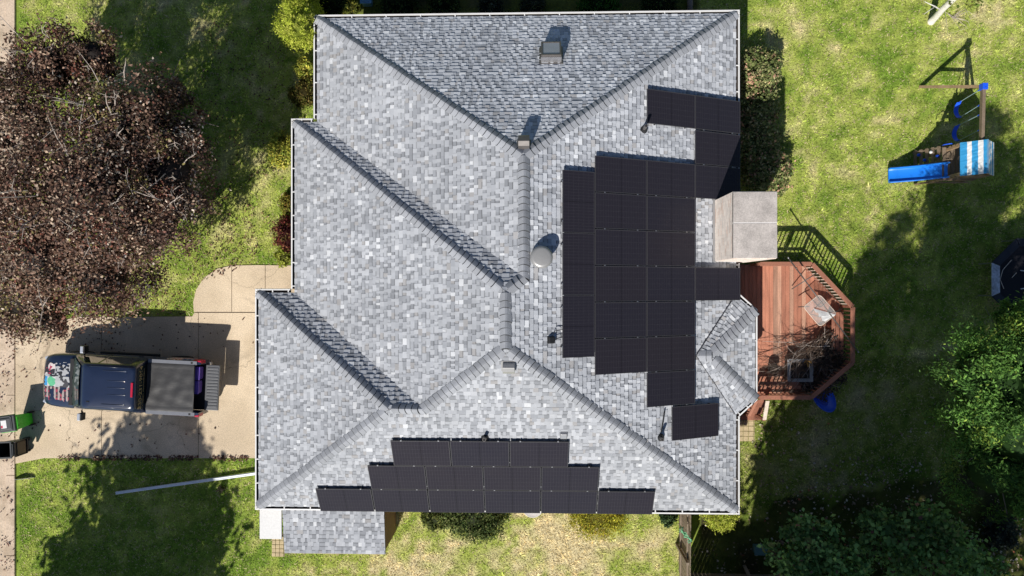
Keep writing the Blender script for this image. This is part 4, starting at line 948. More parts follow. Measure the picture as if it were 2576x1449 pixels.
# bed
m = MB()
for s in (-1, 1):
    w_ = 1.0
    sec = lambda x, k: [(x, s*.86, .62), (x, s*.98*k, .50), (x, s*1.0*k, .74), (x, s*.99*k, 1.14), (x, s*.965*k, 1.255), (x, s*.85, 1.262), (x, s*.835, .80)]
    m.rings([sec(-1.03, 1), sec(-2.4, 1), sec(-2.75, .99), sec(-2.93, .96)], 0)
m.box((-1.06, 0, .95), (.06, 1.66, .56), 0)
bed = m.build('bed', 'paint', truck, local=True, smooth=True, sharp=40)
m = MB(); m.box((-1.99, 0, .74), (1.86, 1.66, .05)); m.build('bed_floor', 'bedliner', bed, local=True)
for s in (-1, 1):
    m = MB(); m.box((-1.93, s*.905, 1.272), (1.74, .125, .022)); m.box((-2.62, s*.905, 1.285), (.07, .07, .005), 1); m.build('bed_rail', ['rail_grey', 'bedliner'], bed, local=True, bevel=.006)
    m = MB(); n1_ = 60
    for i in range(n1_):
        for j in range(14):
            xa, xb = -1.35-1.5*i/n1_, -1.35-1.5*(i+1)/n1_; za, zb = .80+.42*j/14, .80+.42*(j+1)/14
            u = i/n1_; vv_ = j/14+.18*math.sin(u*9)+.1*math.sin(u*21); q = float(vnoise(u, j/14, .06, 43))
            if u < .08+q*.25: continue
            if u > .84: cc = (.50, .03, .03) if q > .25 else (.08, .01, .01)
            elif u > .55 and .25 < j/14: cc = (.05, .08, .22) if q < .68 else (.70, .70, .72)
            else: cc = (.46, .07, .09) if math.sin(vv_*26) > .15 else (.72, .70, .68)
            zz = lambda z: s*(1.004 if z < 1.12 else 1.004-.028*(z-1.12)/.1)
            m.face([(xa, zz(za), za), (xb, zz(za), za), (xb, zz(zb), zb), (xa, zz(zb), zb)][::s], 0, cc)
    m.build('flag_wrap', 'decal', bed, local=True)
m = MB(); nn = 24
g2 = [[(-1.05-1.68*i/nn, -.845+1.69*j/nn, 1.285+.018*math.sin(j/nn*math.pi)+.014*math.sin(i*.35+2.2*math.sin(j*.5))*math.sin(j/nn*math.pi)*(j/nn)+.009*math.sin(i*.9+j*.35)*math.sin(j/nn*math.pi)+(.014 if j in (1, nn-1) else 0)) for j in range(nn+1)] for i in range(nn+1)]
m.rings(g2, 0, cap=False, closed=False); m.box((-2.735, 0, 1.285), (.03, 1.68, .03)); m.build('tonneau_cover', 'vinyl', bed, local=True, smooth=True)
m = MB(); m.box((-3.19, 0, .83), (.50, 1.62, .07)); tg = m.build('tailgate', 'tailgate', truck, local=True, bevel=.015); tg['label'] = 'lowered grey tailgate'
m = MB()
for i in range(13): m.box((-3.20, -.68+i*.113, .872), (.40, .078, .016))
m.box((-3.425, 0, .872), (.025, 1.56, .016)); m.build('tailgate_rib', 'tailgate', tg, local=True, bevel=.006)
def tote(y, dx, sc_, lab):
    t = thing('storage_tote', lab, 'storage tote', (0, 0, 0), 'purple totes in the truck bed')
    mw = Matrix.Translation(truck.location) @ Matrix.Rotation(truck.rotation_euler.z, 4, 'Z') @ Matrix.Translation((-2.60+dx, y, .77))
    t.matrix_world = mw; t.location = mw.translation; t.rotation_euler = (0, 0, truck.rotation_euler.z)
    m = MB(); m.box((0, 0, .16), (.42, .42, .32), 0, taper=1.12); m.build('tub', 'purple', t, local=True, bevel=.03)
    m = MB(); m.box((0, 0, .335), (.48, .47, .035)); m.box((-.12, 0, .358), (.12, .30, .02)); m.build('lid', 'purple', t, local=True, bevel=.012)
tote(-.52, 0, 1, 'purple storage tote nearer the shaded side of the open truck bed'); tote(-.02, .02, 1, 'purple storage tote in the middle of the open truck bed')
# ================================================================ bins by the street
def bin_(loc, rz, mats, name, label, open_lid):
    t = thing(name, label, 'wheelie bin', loc, 'wheelie bins by the street', rz); bm_, lm_ = mats
    m = MB(); r0 = [(-.20, -.20, .06), (.20, -.20, .06), (.20, .20, .06), (-.20, .20, .06)]; r1 = [(-.29, -.28, 1.0), (.27, -.28, 1.0), (.27, .28, 1.0), (-.29, .28, 1.0)]
    mid = [(-.225, -.225, .35), (.225, -.225, .35), (.225, .225, .35), (-.225, .225, .35)]
    inn = [(-.265, -.255, 1.0), (.245, -.255, 1.0), (.245, .255, 1.0), (-.265, .255, 1.0)]; inb = [(-.2, -.2, .15), (.2, -.2, .15), (.2, .2, .15), (-.2, .2, .15)]
    m.rings([r0, mid, r1, inn], 0, cap=False); m.face(r0[::-1], 0); m.rings([inn, inb], 1, cap=False); m.face(inb, 1)
    for s in (-1, 1): m.box((0, s*.295, .98), (.58, .035, .05), 0); m.box((s*.285, 0, .98), (.035, .555, .05), 0)
    for q in (-.12, .12): m.box((.235, q, .55), (.03, .04, .6), 0, rot=Matrix.Rotation(.09, 3, 'Y'))
    b = m.build('tub', [bm_, 'bin_in'], t, local=True, bevel=.012)
    for s in (-1, 1):
        m = MB(); m.lathe((.2, s*.23, .12), [(0, -.03), (.11, -.03), (.12, 0), (.11, .03), (0, .03)], 16, rot=Matrix.Rotation(R(90), 3, 'X')); m.build('wheel', 'rubber', t, local=True)
    m = MB(); m.tube([(.27, -.2, .98), (.35, -.2, 1.0), (.35, .2, 1.0), (.27, .2, .98)], .018, 8); m.build('handle', bm_, t, local=True)
    m = MB()
    if open_lid:
        rt = Matrix.Rotation(R(4), 3, 'Y'); o = V((.36, 0, .66))
        m.box(o, (.03, .54, .62), 0, rot=rt); m.box(o+V((.028, 0, -.02)), (.03, .44, .46), 1, rot=rt)
        for s in (-1, 1): m.box(o+V((.02, s*.265, 0)), (.07, .025, .62), 0, rot=rt)
        m.box(o+V((.0, 0, -.31)), (.09, .54, .03), 0, rot=rt)
        m.build('lid', ['black', 'bin_lid_in'], t, local=True, bevel=.01)
    else:
        m.box((-.01, 0, 1.03), (.62, .60, .06), 0, taper=.95); m.box((-.03, 0, 1.075), (.46, .46, .05), 0, taper=.86); m.box((.17, 0, 1.07), (.08, .5, .035), 0)
        l = m.build('lid', lm_, t, local=True, bevel=.02)
        m = MB(); m.box((-.08, -.0, 1.104), (.20, .28, .006), 0); m.box((-.15, -.08, 1.108), (.06, .09, .004), 1); m.build('sticker', ['sticker', 'sticker_red'], l, local=True)
p = P(18, 1066, 1.05); bin_((p.x+.02, p.y, .035), R(8), ('green_bin', 'grey_bin'), 'wheelie_bin', 'bright green wheelie bin with grey lid and white sticker, closed', False)
p = P(6, 1133, 1.05); bin_((p.x+.02, p.y, .035), R(3), ('grey_bin', 'black'), 'wheelie_bin', 'dark empty wheelie bin with its black lid flipped open', True)
m = MB(); a = P(35, 1206, .03); b = P(88, 1200, .03); k = []
for i in range(13):
    f = i/12; q = a.lerp(b, f); hgt = .18*math.sin(f*math.pi)**.7; k.append([(q.x, q.y-.02, .02), (q.x, q.y+.0, .02+hgt), (q.x, q.y+.015, .02+hgt), (q.x, q.y-.005, .02)])
m.rings(k, 0); o = m.build('curved_strip', 'galv', None, origin=tuple((a+b)/2), smooth=False); tag(o, 'curved strip of grey metal standing in the grass by the kerb', 'metal strip')
# long white downspout over the lawn
a = P(292, 1240, .07); b = P(648, 1190, .16); m = MB(); m.bar(a, b, .105, .075)
d = (b-a).normalized(); sd_ = d.cross(V((0,0,1))).normalized()
for s in (-.028, .028): m.bar(a+sd_*s+V((0,0,.043)), b+sd_*s+V((0,0,.043)), .022, .016)
o = m.build('downspout', 'pole', None, origin=tuple(a), bevel=.008); tag(o, 'long white downspout lying from the house corner across the shaded lawn', 'downspout')
# ================================================================ deck
DZ = .50; RZ = 1.40
deck = thing('wooden_deck', 'red-stained wooden deck with angled railings behind the house', 'deck', (9, -1.4, 0))
dk = [P(1912, 1000, RZ), P(2041, 1000, RZ), P(2145, 913, RZ), P(2145, 772, RZ), P(2043, 664, RZ), P(1912, 664, RZ)]
dk = [(p.x, p.y) for p in dk]; fl = [(6.25, dk[0][1]+.02), (dk[0][0], dk[0][1]+.02)]+dk[1:5]+[(dk[5][0], dk[5][1]), (6.25, dk[5][1])]
m = MB(); xx = 6.25; rr = random.Random(8); BW = .143
while xx < 11.3:
    q = cutpoly(fl, xx+.004, xx+BW-.004, -9, 9)
    if len(q) > 2:
        k = rr.uniform(.75, 1.15); w_ = rr.random(); cc = (.49*k, .205*k, .13*k) if w_ < .66 else ((.52*k, .29*k, .20*k) if w_ < .90 else (.47*k, .36*k, .23*k))
        m.prism(q, DZ-.03, DZ+rr.uniform(-.002, .003), 0, cc)
    xx += BW
m.build('floor_boards', 'deck', deck)
m = MB(); ins = [(x*.985+.13, y*.97-.04) for x, y in fl]
for i in range(len(fl)-1):
    m.bar((fl[i][0], fl[i][1], DZ-.16), (fl[i+1][0], fl[i+1][1], DZ-.16), .04, .22)
for x, y in dk: m.box((x, y, .2), (.1, .1, .4))
m.build('rim_joist', 'deckx', deck)
# railings: cap, posts, balusters
for i in range(5):
    a = V((*dk[i], 0)); b = V((*dk[i+1], 0)); d = (b-a); L = d.length; d.normalize(); bright = i == 3; sgn = V((-d.y, d.x, 0))
    m = MB(); m.bar(a+V((0,0,RZ)), b+V((0,0,RZ)), .15, .036); rc = m.build('rail_cap', 'deckx', deck, bevel=.006)
    
    for zz in (RZ-.07, DZ+.12): m = MB(); m.bar(a+d*.05+V((0,0,zz)), b-d*.05+V((0,0,zz)), .04, .08); m.build('rail_beam', 'deckx', deck)
    k = max(3, int(L/.14))
    for j in range(1, k):
        m = MB(); p = a+d*(L*j/k); m.box((p.x, p.y, (DZ+RZ)/2), (.036, .036, RZ-DZ-.04), 0, rot=Matrix.Rotation(math.atan2(d.y, d.x), 3, 'Z')); m.build('baluster', 'pale_wood' if bright else 'deckx', deck)  # angled upper rail: sun on its balusters painted as a paler colour
for x, y in dk+[(8.1, dk[5][1]), (8.9, dk[5][1])]:
    m = MB(); m.box((x, y, (DZ+RZ)/2), (.09, .09, RZ-DZ-.04)); m.build('post', 'deckx', deck)
m = MB()
a = V((*dk[2], 0)); b = V((*dk[3], 0))
for q in (.16, .30, .44): m = MB(); m.bar((a.x-q, a.y+.25, DZ+.42), (b.x-q, b.y-.2, DZ+.42), .115, .035); m.build('bench_slat', 'deckx', deck)
for j in range(4): m = MB(); m.box((a.x-.3, a.y+.4+(b.y-a.y-.7)*j/3, DZ+.2), (.40, .08, .40)); m.build('bench_leg', 'deckx', deck)
for q in (.28, .42): m = MB(); m.bar((dk[0][0]+.1, dk[0][1]+q, DZ+.42), (dk[1][0]-q*.6, dk[1][1]+q, DZ+.42), .12, .035); m.build('bench_slat', 'deckx', deck)
# steps
s0 = P(1900, 1006, DZ)
for i in range(3): m = MB(); m.box((s0.x-.03-.03*i, s0.y-.15-.26*i, DZ-.15*(i+1)), (.85, .27, .04)); m.build('step', 'deckx', deck)
m = MB(); a = P(1931, 1008, 1.35); b = P(1923, 1056, .95); m.bar(a, b, .13, .035); hr = m.build('step_handrail', 'pale_wood', deck, bevel=.006)
m = MB(); a2 = P(1904, 1008, 1.2); b2_ = P(1884, 1046, .8); m.bar(a2, b2_, .09, .035); m.bar(a2-V((0,0,.55)), b2_-V((0,0,.5)), .05, .08)
for f in (.05, .3, .55, .8, .97): q = a2.lerp(b2_, f); m.bar(q, q-V((0,0,.55)), .035, .035)
m.box((b2_.x, b2_.y, .4), (.09, .09, .8)); m.box((b.x, b.y, .46), (.09, .09, .92)); m.build('step_rail', 'deckx', deck)
# overturned glass table with long pole, branches, pots
TZ = 1.15
cs = [P(2062, 740, TZ), P(2105, 789, TZ+.08), P(2063, 822, TZ), P(2021, 772, TZ-.05)]
tb = thing('patio_table', 'tipped square glass-topped patio table leaning on the deck', 'patio table', (cs[0].x, cs[0].y, DZ))
cen = sum(cs, V())/4; nrm = (cs[1]-cs[0]).cross(cs[3]-cs[0]).normalized(); nrm = nrm if nrm.z > 0 else -nrm
rim = []
for i in range(4):
    c = cs[i]; p_ = cs[i-1]; n_ = cs[(i+1) % 4]
    for f in range(5):
        t = f/4; A_ = c.lerp(p_, .16); B_ = c.lerp(n_, .16); rim.append(A_*(1-t)**2+c*2*t*(1-t)+B_*t*t)
m = MB(); m.face(rim if (rim[1]-rim[0]).cross(rim[5]-rim[0]).z > 0 else rim[::-1]); m.build('glass_top', 'glasstop', tb)
m = MB(); m.tube(rim+[rim[0]], .016, 6, cap=False); m.build('frame', 'pale_wood', tb, smooth=True)
for (a, b) in ((P(1992, 727, .62), P(2054, 687, 1.15)), (P(2008, 772, .9), P(2036, 771, 1.1)), (P(2100, 786, 1.2), P(2125, 772, .6)), (P(2070, 800, 1.1), P(2040, 790, .55))):
    m = MB(); m.tube([a, a.lerp(b, .5)+V((0,0,.03)), b], .018, 8); m.build('leg', 'bronze', tb, smooth=True)
ws_ = P(2062, 788, 1.2); m = MB(); tip = P(2103, 791, 1.24)
fan = [P(2046, 776, 1.19), P(2052, 786, 1.23), P(2058, 784, 1.19), P(2060, 797, 1.24), P(2066, 795, 1.19), P(2068, 806, 1.22), P(2076, 809, 1.19)]
for q in range(6): m.face([fan[q], tip, fan[q+1]], q % 2 if q < 3 else 0)  # striped fan added to stand in for the bright reflection on the glass
M['glint'] = mat('white_glint', (.80,.80,.80), .3, var=.1); o = m.build('glint_fan', ['glint', 'bronze'], None, origin=tuple(ws_)); tag(o, 'added white-striped reflection sheet on the corner of the glass table', 'glint')
m = MB(); a = P(1984, 650, 1.9); b = P(2158, 884, 1.46); m.tube([a, b], .022, 8, 0); m.tube([b, b+(b-a).normalized()*.05], .028, 8, 1); m.tube([a-(b-a).normalized()*.05, a], .028, 8, 1)
for f in (.10, .16): q = a.lerp(b, f); m.tube([q, q+V((.03, -.02, .02))], .03, 6)
o = m.build('umbrella_pole', ['bronze', 'galv'], None, origin=tuple(a), smooth=True); tag(o, 'long dark umbrella pole lying across the deck railing and glass table', 'pole')
m = MB(); rr = random.Random(12); o0 = P(2078, 835, .85)
def branch(a, d, L, r, lv):
    pts = [a]; k = 5
    for i in range(k): d = (d+V((rr.uniform(-.22, .22), rr.uniform(-.22, .22), rr.uniform(-.15, .12)))).normalized(); q = pts[-1]+d*L/k; q.z = max(q.z, DZ+.04); q.z = min(q.z, 1.35); q.y = max(q.y, dk[0][1]+.12); q.x = max(min(q.x, dk[2][0]-.12), 7.5); pts.append(q)
    sh = rr.uniform(.55, 1.3); m.tube(pts, [r*(1-.15*i) for i in range(k+1)], 5, 0 if rr.random() < .86 else 1)
    if lv:
        for q in range(rr.randint(3, 6)):
            i = rr.randint(1, k); branch(pts[i], (d+V((rr.uniform(-.9, .9), rr.uniform(-.9, .9), rr.uniform(-.2, .3)))).normalized(), L*rr.uniform(.25, .5), r*.45, lv-1)
for i in range(50):
    tgt = P(rr.uniform(1915, 2100), rr.uniform(885, 1000), rr.uniform(.6, 1.3)); s_ = o0+V((rr.uniform(-.2, .25), rr.uniform(-.5, .1), rr.uniform(-.2, .2)))
    branch(s_, (tgt-s_).normalized(), (tgt-s_).length*rr.uniform(.85, 1.1), rr.uniform(.010, .022), 2)
for i in range(30):
    s_ = P(rr.uniform(2000, 2110), rr.uniform(820, 980), rr.uniform(.6, 1.2)); branch(s_, V((rr.uniform(-1, 1), rr.uniform(-1, 1), 0)).normalized(), rr.uniform(.5, 1.2), rr.uniform(.008, .014), 2)
o = m.build('brush_pile', ['dead', 'twig'], None, origin=tuple(P(2060, 920, DZ)), smooth=True); tag(o, 'tangled pile of cut dry branches heaped on the lower half of the deck', 'branches')
v, c = crown_np([tuple(P(2085, 900, .85))+(.55,), tuple(P(2060, 960, .75))+(.5,), tuple(P(2100, 850, .8))+(.35,), tuple(P(2030, 945, .7))+(.4,), tuple(P(2110, 930, .75))+(.4,)], 4200, .05, [(.10,.07,.055,3), (.05,.04,.035,3), (.17,.11,.07,1)], 71, shell=.1, clump=.3, clumps=90, zflat=.5)
o = bpy.data.objects.new('dry_leaves', np_mesh('dry_leaves', v, 4, c, 'dryleaf')); COL.objects.link(o); tag(o, 'dry brown leaves caught in the branch pile on the deck', 'leaves', kind='stuff')
a, b = P(1981, 903, .95), P(2046, 961, .95); t = thing('fire_table', 'square grey fire table half buried under the branch pile', 'table', ((a.x+b.x)/2, (a.y+b.y)/2, DZ)); m = MB(); w_ = .12
m.box(((a.x+b.x)/2, a.y-w_/2, .93), (b.x-a.x, w_, .04)); m.box(((a.x+b.x)/2, b.y+w_/2, .93), (b.x-a.x, w_, .04)); m.box((a.x+w_/2, (a.y+b.y)/2, .93), (w_, a.y-b.y-2*w_, .04)); m.box((b.x-w_/2, (a.y+b.y)/2, .93), (w_, a.y-b.y-2*w_, .04))
m.build('rim', 'grey_metal', t, bevel=.006)
m = MB(); m.box(((a.x+b.x)/2, (a.y+b.y)/2, .80), (b.x-a.x-2*w_, a.y-b.y-2*w_, .03)); m.box(((a.x+b.x)/2, (a.y+b.y)/2, .68), (b.x-a.x-.1, a.y-b.y-.1, .30)); m.build('fire_box', 'black', t)
m = MB(); q = P(2031, 911, .98); rr = random.Random(5)
for i in range(7): m.tube([q+V((rr.uniform(-.12, .12), rr.uniform(-.07, .07), rr.uniform(-.03, .03))), q+V((rr.uniform(-.12, .14), rr.uniform(-.16, .04), rr.uniform(-.02, .04)))], .022, 5)
M['orange'] = mat('orange_bark', (.55,.30,.07), .8, var=.4); o = m.build('kindling', 'orange', None, origin=tuple(q)); tag(o, 'orange-yellow split kindling at the corner of the fire table', 'kindling')
q = P(1945, 927, .75); t = thing('plant_pot', 'black round pot on the deck left of the fire table', 'pot', (q.x, q.y, DZ)); m = MB(); m.lathe((q.x, q.y, DZ), [(.12, 0), (.17, .26), (.185, .27), (.185, .31), (.165, .31), (.16, .24)], 20, 0); m.build('tub', 'black', t, smooth=True, sharp=40)
m = MB(); m.lathe((q.x, q.y, DZ+.24), [(.0, .01), (.16, .0)], 16); m.build('soil', 'soil', t)
# blue saucer leaning on the outside of the deck
q = P(2068, 998, .55); rt = Matrix.Rotation(R(45), 3, 'Z') @ Matrix.Rotation(R(42), 3, 'Y'); m = MB(); m.lathe(q, [(0, -.06), (.44, -.05), (.56, .02), (.60, .06), (.59, .065), (.55, .03), (.43, -.035), (0, -.045)], 36, rot=rt)
for s in range(3): m.lathe(q+rt @ V((0, 0, -.035)), [(.12+.1*s, 0), (.13+.1*s, .012), (.14+.1*s, 0)], 30, rot=rt)
o = m.build('saucer', 'blue', None, origin=(q.x, q.y, 0), smooth=True, sharp=40); tag(o, 'round royal blue plastic saucer leaning against the lower corner of the deck', 'saucer')
# ================================================================ swing set
ps = thing('playset', 'wooden playset with blue slide, climbing wall and blue-white striped canopy', 'playset', (15, 4.3, 0))
PX0, PX1, PY0, PY1 = 14.42, 15.46, 3.74, 4.78; PD = 1.2
for x in (PX0+.05, PX1-.05):
    for y in (PY0+.05, PY1-.05):
        m = MB(); m.box((x, y, 1.0), (.09, .09, 2.0)); m.build('post', 'playwood', ps, bevel=.006)
m = MB()
for i in range(8): m.box((PX0-.05+.145*i, (PY0+PY1)/2, PD), (.13, PY1-PY0+.06, .03))
m.build('platform', 'playgrey', ps)
for zz in (1.42, 1.62, 1.82):
    for y in (PY0-.01, PY1+.01): m = MB(); m.box(((PX0+PX1)/2, y, zz), (PX1-PX0, .025, .12)); m.build('railing', 'playwood', ps)
    m = MB(); m.box((PX1+.01, (PY0+PY1)/2, zz), (.025, PY1-PY0, .12)); m.build('railing', 'playwood', ps)
m = MB(); m.box(((PX0+PX1)/2-.15, PY0-.03, .55), (PX1-PX0+.5, .04, .09)); m.box(((PX0+PX1)/2-.15, PY0-.03, 1.12), (PX1-PX0+.2, .04, .12)); m.bar((PX0-.4, PY0-.02, .05), (PX0, PY0-.02, 1.1), .05, .09)
m.build('railing', 'playwood', ps, bevel=.004)
# canopy: striped tent over a ridge running top to bottom
cx0, cx1, cy0, cy1, zr_, ze_ = 14.40, 15.50, 3.70, 4.80, 2.55, 2.02; cxm = 14.97
cols_ = [(.025, .30, .62), (.74, .76, .77)]; st = [.0, .24, .44, .66, .84, 1.0]
m = MB(); ny_ = 14
def cz(f, j, amp=.012): return amp*math.sin(j*1.9+f*11)*math.sin(f*math.pi)
for side in (0, 1):
    xa, xb = (cx0, cxm) if side == 0 else (cxm, cx1); za, zb = (ze_, zr_) if side == 0 else (zr_, ze_)
    bands = [(0, .27, 0), (.27, .44, 1), (.44, .66, 0), (.66, .84, 1), (.84, 1, 0)] if side == 0 else [(0, .12, 0), (.12, .30, 1), (.30, .48, 0), (.48, .68, 1), (.68, .86, 0), (.86, 1, 1)]
    for f0, f1, k in bands:
        for j in range(ny_):
            q = []
            for f, jj in ((f0, j), (f1, j), (f1, j+1), (f0, j+1)):
                q.append((xa+(xb-xa)*f, cy0+(cy1-cy0)*jj/ny_, za+(zb-za)*f+cz(f, jj)-.03*math.sin(f*math.pi)))
            m.face(q, 0, cols_[k])
            q2 = [(p_[0], p_[1], p_[2]-.008) for p_ in q][::-1]; m.face(q2, 0, cols_[k])
m.build('canopy', 'canopy', ps)
m = MB(); m.bar((cxm, cy0, zr_-.06), (cxm, cy1, zr_-.06), .05, .08)
for y in (cy0+.04, cy1-.04):
    m.bar((cx0+.02, y, ze_-.06), (cxm, y, zr_-.06), .03, .07, up=V((0, 1, 0))); m.bar((cx1-.02, y, ze_-.06), (cxm, y, zr_-.06), .03, .07, up=V((0, 1, 0)))
m.build('canopy_frame', 'playwood', ps)
# slide
a = P(2396, 433, PD+.05); b = P(2240, 434, .18); yc = (a.y+b.y)/2-.01; yc = 4.02; w_ = .235
m = MB(); rs = []
for i in range(25):
    f = i/24; X = PX0+.02+(13.02-PX0-.02)*f; Z = (PD+.06)*(1-f**.85)+.16 if f < .97 else .16
    Z = .17+(PD-.10)*(1-f)**1.25+.04*math.sin(f*9)*(1-f)
    prf = [(-w_-.03, .0), (-w_-.035, .13), (-w_-.01, .15), (-w_+.015, .13), (-w_+.03, .025), (-w_+.07, .005), (w_-.07, .005), (w_-.03, .025), (w_-.015, .13), (w_+.01, .15), (w_+.035, .13), (w_+.03, .0), (w_, -.02), (-w_, -.02)]
    rs.append([(X, yc+yy, Z+zz) for yy, zz in prf])
m.rings(rs, 0); m.build('slide', 'slide', ps, smooth=True, sharp=50)
# climbing wall of planks with holds
ca_, cb2 = V((13.98, 4.62, .03)), V((PX0+.12, 4.62, PD)); wd = V((0, 1, 0))
for i in range(6):
    m = MB(); f = (i+.3)/6; p0 = ca_.lerp(cb2, f); d = (cb2-ca_).normalized(); m.bar(p0-wd*.30, p0+wd*.30, .115, .03, 0, up=d.cross(wd)); m.build('climbing_board', 'playgrey', ps)
for s in (-.24, .24): m = MB(); m.bar(ca_+wd*s-V((0,0,.05)), cb2+wd*s-V((0,0,.05)), .05, .08); m.build('climbing_frame', 'playgrey', ps)
for i, (f, s, mt) in enumerate(((.15, .12, 'blue'), (.32, -.10, 'blue'), (.50, .14, 'white'), (.68, -.04, 'blue'))):
    p0 = ca_.lerp(cb2, f)+wd*s+V((-.03, 0, .05)); m = MB(); m.lathe(p0, [(.0, .05), (.045, .04), (.06, .0), (.05, -.04)], 10); h_ = m.build('climbing_hold', mt, ps, smooth=True)
for s in (-.27, .25): 
    m = MB(); p0 = V((PX0-.02, 4.62+s, PD+.15)); m.tube([p0+V((-.12, 0, -.12)), p0+V((-.14, 0, .05)), p0+V((.0, 0, .22)), p0+V((.10, 0, .1))], .018, 6); m.build('grab_handle', 'blue' if s > 0 else 'playgrey', ps, smooth=True)
# swing beam, A frame and swings
BZ = 2.28; ba, bb_ = V((14.93, PY1, BZ)), V((14.98, 6.58, BZ)); m = MB(); m.bar(ba, bb_+V((0, .06, 0)), .10, .14); m.build('beam', 'playgrey', ps, bevel=.006)
m = MB(); m.box(bb_+V((0, -.02, .02)), (.17, .20, .20)); m.lathe(bb_+V((0, -.08, .12)), [(.0, .03), (.02, .02), (.02, 0)], 8); m.lathe(bb_+V((0, .05, .12)), [(.0, .03), (.02, .02), (.02, 0)], 8); m.build('bracket', 'blue', ps, bevel=.012)
for ex, ey in ((14.22, 7.24), (16.1, 7.2)):
    m = MB(); m.bar(bb_+V((0, 0, -.02)), (ex, ey, 0), .09, .09, up=V((0, 1, 0))); m.build('frame_leg', 'playwood', ps)
m = MB(); m.bar((14.50, 6.97, .93), (15.42, 6.94, .93), .05, .10, up=V((0, 0, 1))); m.build('cross_brace', 'playwood', ps)
for yc, ofs in ((6.26, .26), (5.44, .20)):
    lab = 'blue sling swing seat nearer the A-frame' if yc > 6 else 'blue sling swing seat nearer the striped canopy'
    t = thing('swing', lab, 'swing', (15.1, yc, .5), 'swings on the playset'); m = MB(); rs = []
    sx_ = 14.98+ofs
    for i in range(9): u = i/8*2-1; zz = .42+.10*u*u; xo = -.04*u*u; rs.append([(sx_-.075-xo*0+.05*u*u, yc+u*.27, zz), (sx_+.075+.05*u*u, yc+u*.27, zz), (sx_+.075+.05*u*u, yc+u*.27, zz-.018), (sx_-.075+.05*u*u, yc+u*.27, zz-.018)])
    m.rings(rs); m.build('seat', 'blue', t, smooth=False)
    for s in (-1, 1):
        m = MB(); e0 = V((sx_+.05, yc+s*.27, .52)); e1 = V((14.95, yc+s*.25, BZ-.08)); m.tube([e0, e1], .011, 6); ch = m.build('chain', 'chain', t)
        
        for u, w_ in ((e0, e0+(e1-e0)*.10), (e1+(e0-e1)*.10, e1)): m = MB(); m.tube([u, w_], .026, 6); m.build('grip', 'blue', ch)
ps.location.x -= .29
for o_ in list(COL.objects):
    if o_.name.startswith('swing') and o_.parent is None: o_.location.x -= .29
# ================================================================ trampoline
tc_ = V((17.38, .30, 0)); TR = 1.42; th_ = .78
tr = thing('trampoline', 'octagonal trampoline with dark pads, one pad faded white, at the right edge', 'trampoline', tuple(tc_))
oc = lambda r, z, k: tc_+V((r/math.cos(R(22.5))*math.cos(R(22.5+45*k)), r/math.cos(R(22.5))*math.sin(R(22.5+45*k)), z))
for k in range(8):
    m = MB(); a, b, c, d = oc(TR, th_, k), oc(TR, th_, k+1), oc(TR-.27, th_, k+1), oc(TR-.27, th_, k); dn = V((0,0,-.04)); e_ = (b-a).normalized()*.012
    m.add([a+e_, b-e_, c-e_, d+e_, a+e_+dn, b-e_+dn, c-e_+dn, d+e_+dn], [(0,1,2,3), (7,6,5,4), (0,4,5,1), (1,5,6,2), (2,6,7,3), (3,7,4,0)]); o = m.build('pad', 'padw' if k == 3 else 'pad', tr)
    if k == 3: o['label'] = 'sun-bleached white pad'
m = MB(); m.face([oc(TR-.26, th_-.05, k) for k in range(8)]); m.build('jump_mat', 'mesh', tr)
for k in range(8):
    m = MB(); p0 = oc(TR-.05, 0, k); m.tube([V((p0.x, p0.y, 0)), V((p0.x, p0.y, th_-.03))], .025, 8); m.build('leg', 'galv', tr)
m = MB(); m.tube([oc(TR-.5, th_-.035, 2.55), oc(TR-.42, th_-.03, 3.1), oc(TR-.38, th_-.03, 3.5), oc(TR-.45, th_-.03, 3.9)], .012, 6); m.tube([oc(TR-.85, th_-.03, 3), oc(TR-.75, th_-.03, 3.4)], .012, 6); m.build('cord', 'pale_wood', tr)
for k in (2.75, 4.3):
    m = MB(); q = oc(TR-.9, th_+.02, k); m.tube([q, q+V((.35, .06*(1 if k > 3 else -1), 0))], .018, 8); m.lathe(q+V((.36, 0, 0)), [(0, .04), (.035, .02), (.035, -.02), (0, -.04)], 10); m.build('net_pole', 'white', tr)
# ================================================================ fences and odds and ends
def fence(a, b, hgt, name, label, gap=.012):
    t = thing(name, label, 'fence', (a[0], a[1], 0)); a = V((*a, 0)); b = V((*b, 0)); d = b-a; L = d.length; d.normalize(); rr = random.Random(6)
    m = MB(); n_ = int(L/.145); s = d.cross(V((0,0,1)))
    for i in range(n_):
        p = a+d*(L*(i+.5)/n_); hh = hgt+rr.uniform(-.02, .02); rot = Matrix((d, s, V((0,0,1)))).transposed(); m.box((p.x, p.y, hh/2), (L/n_-gap, .02, hh), 0, rot=rot)
    m.build('boards', 'fence', t)
    for zz in (.4, 1.45): m = MB(); m.bar(a+s*.035+V((0,0,zz)), b+s*.035+V((0,0,zz)), .04, .085); m.build('fence_rail', 'fence', t)
    for i in range(int(L/2.4)+1):
        p = a+d*min(L, i*2.4); m = MB(); m.box((p.x+s.x*.09, p.y+s.y*.09, hgt/2), (.09, .09, hgt)); m.build('post', 'fence', t)
a = P(1738, 1300, 1.8); fence((a.x, yS+.45), (a.x-.02, -10.33), 1.8, 'wooden_fence', 'grey weathered wooden fence running down from the lower right eave')
b = P(1740, 1437, 1.8); fence((a.x+.05, -10.36), (16.5, -10.46), 1.8, 'wooden_fence', 'dark shaded wooden fence along the bottom edge, right of the corner')
m = MB(); rr = random.Random(3)
